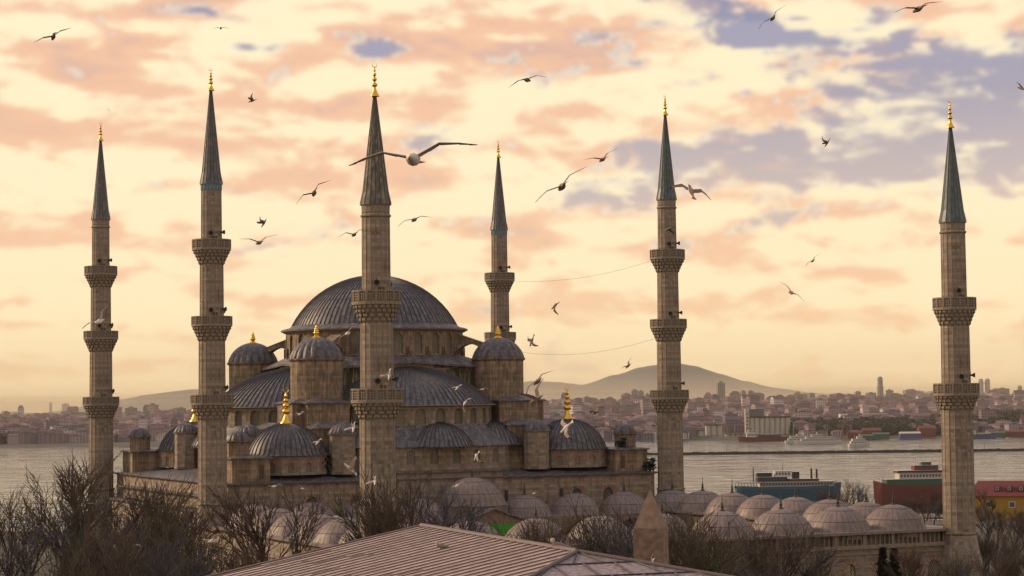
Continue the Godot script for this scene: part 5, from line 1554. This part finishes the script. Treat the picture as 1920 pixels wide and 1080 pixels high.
# px, py, span in px, tilt of the picture, pose number, heading (degrees from flying away), pitch, pale
func make_gulls():
	var poses := [[18, -8, 18, -8], [30, 6, 30, 6], [8, -22, 8, -22], [55, 30, 50, 25], [-15, -45, -15, -45], [35, -12, 20, -25]]
	var g := [[100, 69, 74, 26, 0, 20, 0, 0], [414, 53, 34, 3, 2, 10, 0, 0], [203, 206, 13, -35, 0, 30, 0, 0], [473, 189, 34, 20, 3, 75, 20, 0], [988, 150, 74, 12, 2, -20, 0, 0], [1449, 34, 66, 41, 0, 10, 0, 0], [1722, 17, 94, 14, 0, 15, 0, 0], [1916, 166, 46, -30, 0, 40, 0, 0],
		[775, 299, 225, 8, 0, 175, 0, 1], [589, 362, 80, 43, 5, 15, 0, 0], [495, 418, 40, 60, 3, 70, 10, 0], [486, 455, 70, 8, 1, 25, 0, 0], [664, 440, 60, 20, 5, 20, 0, 0], [777, 412, 67, 16, 2, 20, 0, 0], [1054, 350, 112, 35, 0, 12, 0, 0], [1130, 299, 66, 20, 1, 20, 0, 0], [1296, 358, 84, -31, 2, 150, -20, 1],
		[1551, 268, 36, 65, 3, 60, 10, 0], [1252, 430, 46, 20, 4, 60, 0, 0], [1524, 489, 36, 40, 0, 20, 0, 0], [1484, 549, 58, -38, 0, 15, 0, 0], [1040, 574, 40, 55, 4, 55, 20, 0], [997, 640, 44, 80, 2, 70, 30, 0], [1178, 686, 40, 44, 1, 40, 0, 0],
		[1008, 715, 78, 42, 2, 30, 0, 0], [1006, 748, 84, 30, 3, 40, 0, 0], [1117, 773, 52, 30, 5, 35, 0, 0], [187, 602, 76, 38, 1, 160, 0, 1], [730, 703, 44, 60, 3, 130, 30, 1], [858, 727, 36, 25, 5, 140, 20, 1], [905, 730, 32, 12, 2, 150, 0, 1], [872, 755, 44, 60, 4, 150, 0, 1],
		[652, 625, 62, 40, 2, 165, 0, 1], [663, 802, 46, 60, 3, 140, 20, 1], [563, 776, 32, 20, 5, 140, 10, 1], [462, 800, 28, -20, 4, 150, 0, 1], [596, 829, 36, 30, 5, 140, 20, 1], [655, 878, 62, -60, 3, 120, 30, 1], [703, 902, 44, 60, 3, 150, 20, 1],
		[515, 912, 46, 8, 2, 160, 0, 1], [568, 917, 38, -28, 0, 160, 0, 1], [893, 856, 40, 75, 4, 60, 30, 1], [858, 910, 44, 30, 2, 150, 0, 1], [1061, 802, 62, 62, 2, 60, 35, 1], [632, 970, 48, -20, 2, 150, 0, 1], [398, 1014, 66, 14, 5, 160, 0, 1], [257, 1022, 28, 5, 4, 150, 0, 1], [170, 944, 22, 0, 2, 150, 0, 1], [1222, 1056, 52, 40, 3, 150, 10, 1], [1002, 925, 26, 20, 2, 150, 0, 1]]
	for k in g:
		var d: float = 1.25 * FOCAL / k[2]
		var p := spot(k[0], k[1], d)
		var label := "dark gull gliding with spread wings against the clouds"
		var grp := "gulls against the clouds"
		if k[7] == 1:
			label = "pale gull flying in front of the mosque and its trees"; grp = "pale gulls before the mosque"
		elif k[1] > 660:
			label = "brown gull flying low above the far city beside the mosque"; grp = "gulls above the far city"
		elif k[4] >= 3:
			label = "dark gull with raised flapping wings against the clouds"; grp = "flapping gulls in the sky"
		if k[2] > 200: label = "largest gull, gliding head-on across the weathered grey spire"; grp = ""
		elif k[0] == 1296: label = "white gull with black wingtips beside the green spire over the hall corner"; grp = ""
		elif k[0] == 187: label = "pale gull crossing the minaret that stands against the open water"; grp = ""
		elif k[0] == 1222: label = "white gull flying just before the obelisk face"; grp = ""
		var o := single("gull", gull_mesh(poses[k[4]], k[7] == 1), label, "gull", p, grp)
		o.basis = Basis(Vector3.BACK, deg_to_rad(k[3])) * Basis(Vector3.RIGHT, deg_to_rad(k[6])) * Basis(Vector3.UP, deg_to_rad(k[5]))
# ---------------------------------------------------------------- the rest
func make_small_things():
	# birds resting on the seamed roof
	var m := MB.new(); m.colored = true
	m.col = Color(0.20, 0.16, 0.15)
	for j in 6:
		var z: float = [-0.16, -0.1, 0.0, 0.1, 0.2, 0.34][j]
	var zs := [-0.17, -0.12, 0.0, 0.12, 0.22, 0.36]; var rs := [0.01, 0.07, 0.095, 0.075, 0.04, 0.012]; var ys := [0.16, 0.15, 0.13, 0.12, 0.11, 0.09]
	for j in 5:
		for i in 10:
			var q0 := TAU * i / 10; var q1 := TAU * (i + 1) / 10
			m.quad(Vector3(cos(q0) * rs[j], ys[j] + sin(q0) * rs[j], zs[j]), Vector3(cos(q1) * rs[j], ys[j] + sin(q1) * rs[j], zs[j]), Vector3(cos(q1) * rs[j + 1], ys[j + 1] + sin(q1) * rs[j + 1], zs[j + 1]), Vector3(cos(q0) * rs[j + 1], ys[j + 1] + sin(q0) * rs[j + 1], zs[j + 1]))
	m.col = Color(0.42, 0.36, 0.33)
	m.lathe([[0.0, 0.20], [0.05, 0.215], [0.062, 0.26], [0.05, 0.31], [0.0, 0.325]], 10, 0, TAU, false, Vector3(0, 0, -0.14))
	m.col = Color(0.4, 0.2, 0.04)
	m.box(Vector3(0, 0.262, -0.225), Vector3(0.016, 0.016, 0.06))
	for s in [-1.0, 1.0]: m.tube([Vector3(s * 0.03, 0.08, 0.0), Vector3(s * 0.03, -0.02, 0.0)], [0.009, 0.009], 4)
	var bm := m.mesh(M.gull)
	var b := single("gull", bm, "brown young gull perched on the roof ridge near its hip", "gull", spot(1046, 1031, 61.6) + Vector3(0, -0.02, 0))
	b.rotation.y = 1.9
	b.scale = Vector3(1.15, 1.15, 1.15)
	b = single("pigeon", bm, "grey pigeon standing on the seamed roof panels", "pigeon", spot(826, 1030, 66.0))
	b.rotation.y = 1.5
	b.scale = Vector3(0.85, 0.8, 0.85)
	# shrubs rooted in the mosque's roofs
	for k in [[[-17.6, 19.9, 25.2], 2.2, "dark shrub rooted on the hall roof between the corner dome and a stair turret"], [[28.6, 22.35, 27.2], 1.3, "dark shrub on the stair block beside its little domed turret"], [[32.4, 18.7, 28.6], 1.8, "dark shrub on the hall eaves against the green-spired minaret"]]:
		var sp := wl(k[0][0], k[0][1], k[0][2])
		var sh := single("roof_shrub", cache["crown"], k[2], "shrub", sp)
		sh.scale = Vector3(k[1] * 1.3, k[1], k[1] * 1.3)
	# yellow house with red dormered roof on the slope
	var p := spot(1888, 930, 600)
	var g := near_h(600) - 1.0
	var T := thing("yellow_house", "yellow house with dark red dormered roof and white-framed window", "house", Vector3(p.x, g, p.z), -0.25)
	var e := spot(1888, 928, 600).y - g
	m = MB.new(); m.slab(-10, 12, 0, e, -7, 7)
	part(T, "wall", m.mesh(M.yellow))
	m = MB.new()
	m.quad(Vector3(-10.8, e, 7.8), Vector3(12.8, e, 7.8), Vector3(12.8, e + 4.0, 0), Vector3(-8.0, e + 4.0, 0))
	m.quad(Vector3(12.8, e, -7.8), Vector3(-10.8, e, -7.8), Vector3(-8.0, e + 4.0, 0), Vector3(12.8, e + 4.0, 0))
	m.tri(Vector3(-10.8, e, -7.8), Vector3(-10.8, e, 7.8), Vector3(-8.0, e + 4.0, 0))
	part(T, "roof", m.mesh(M.roof_red))
	for x in [-2.5, 0.8, 4.0, 6.8]:
		m = MB.new(); m.slab(x - 0.7, x + 0.7, e + 1.0, e + 2.9, 3.0, 5.6)
		var d := part(T, "dormer", m.mesh(M.roof_red))
		m = MB.new(); m.slab(x - 0.45, x + 0.45, e + 1.6, e + 2.6, 5.6, 5.66)
		part(d, "window", m.mesh(M.white))
		m = MB.new(); m.slab(x - 0.3, x + 0.3, e + 1.75, e + 2.45, 5.66, 5.7)
		part(d, "pane", m.mesh(M.glass))
	for x in [-5.0, 1.5, 7.0]:
		m = MB.new(); m.slab(x - 0.9, x + 0.9, e - 3.2, e - 1.5, 7.0, 7.1)
		var d := part(T, "window", m.mesh(M.white))
		m = MB.new(); m.slab(x - 0.68, x + 0.68, e - 3.0, e - 1.7, 7.1, 7.14)
		part(d, "pane", m.mesh(M.glass))
	m = MB.new(); m.slab(7.5, 9.5, e + 2.0, e + 6.5, -1, 1)
	part(T, "chimney", m.mesh(M.yellow))
	# lamp cables strung between the minarets
	for k in [[[35.4, 50.6, -29.7], [35.4, 51.0, 29.7], 1.6, "thin lamp cable strung between the upper balconies of two minarets"], [[35.4, 38.6, -29.7], [35.4, 39.2, 29.7], 2.0, "thin lamp cable sagging between the middle balconies of two minarets"]]:
		var A := wl(k[0][0], k[0][1], k[0][2]); var C := wl(k[1][0], k[1][1], k[1][2])
		var pts := []; var rr := []
		for i in 21:
			var t := i / 20.0
			pts.append(A.lerp(C, t) - Vector3(0, k[2] * 4 * t * (1 - t), 0) - A); rr.append(0.016)
		m = MB.new(); m.tube(pts, rr, 4)
		single("lamp_cable", m.mesh(M.iron), k[3], "cable", A)
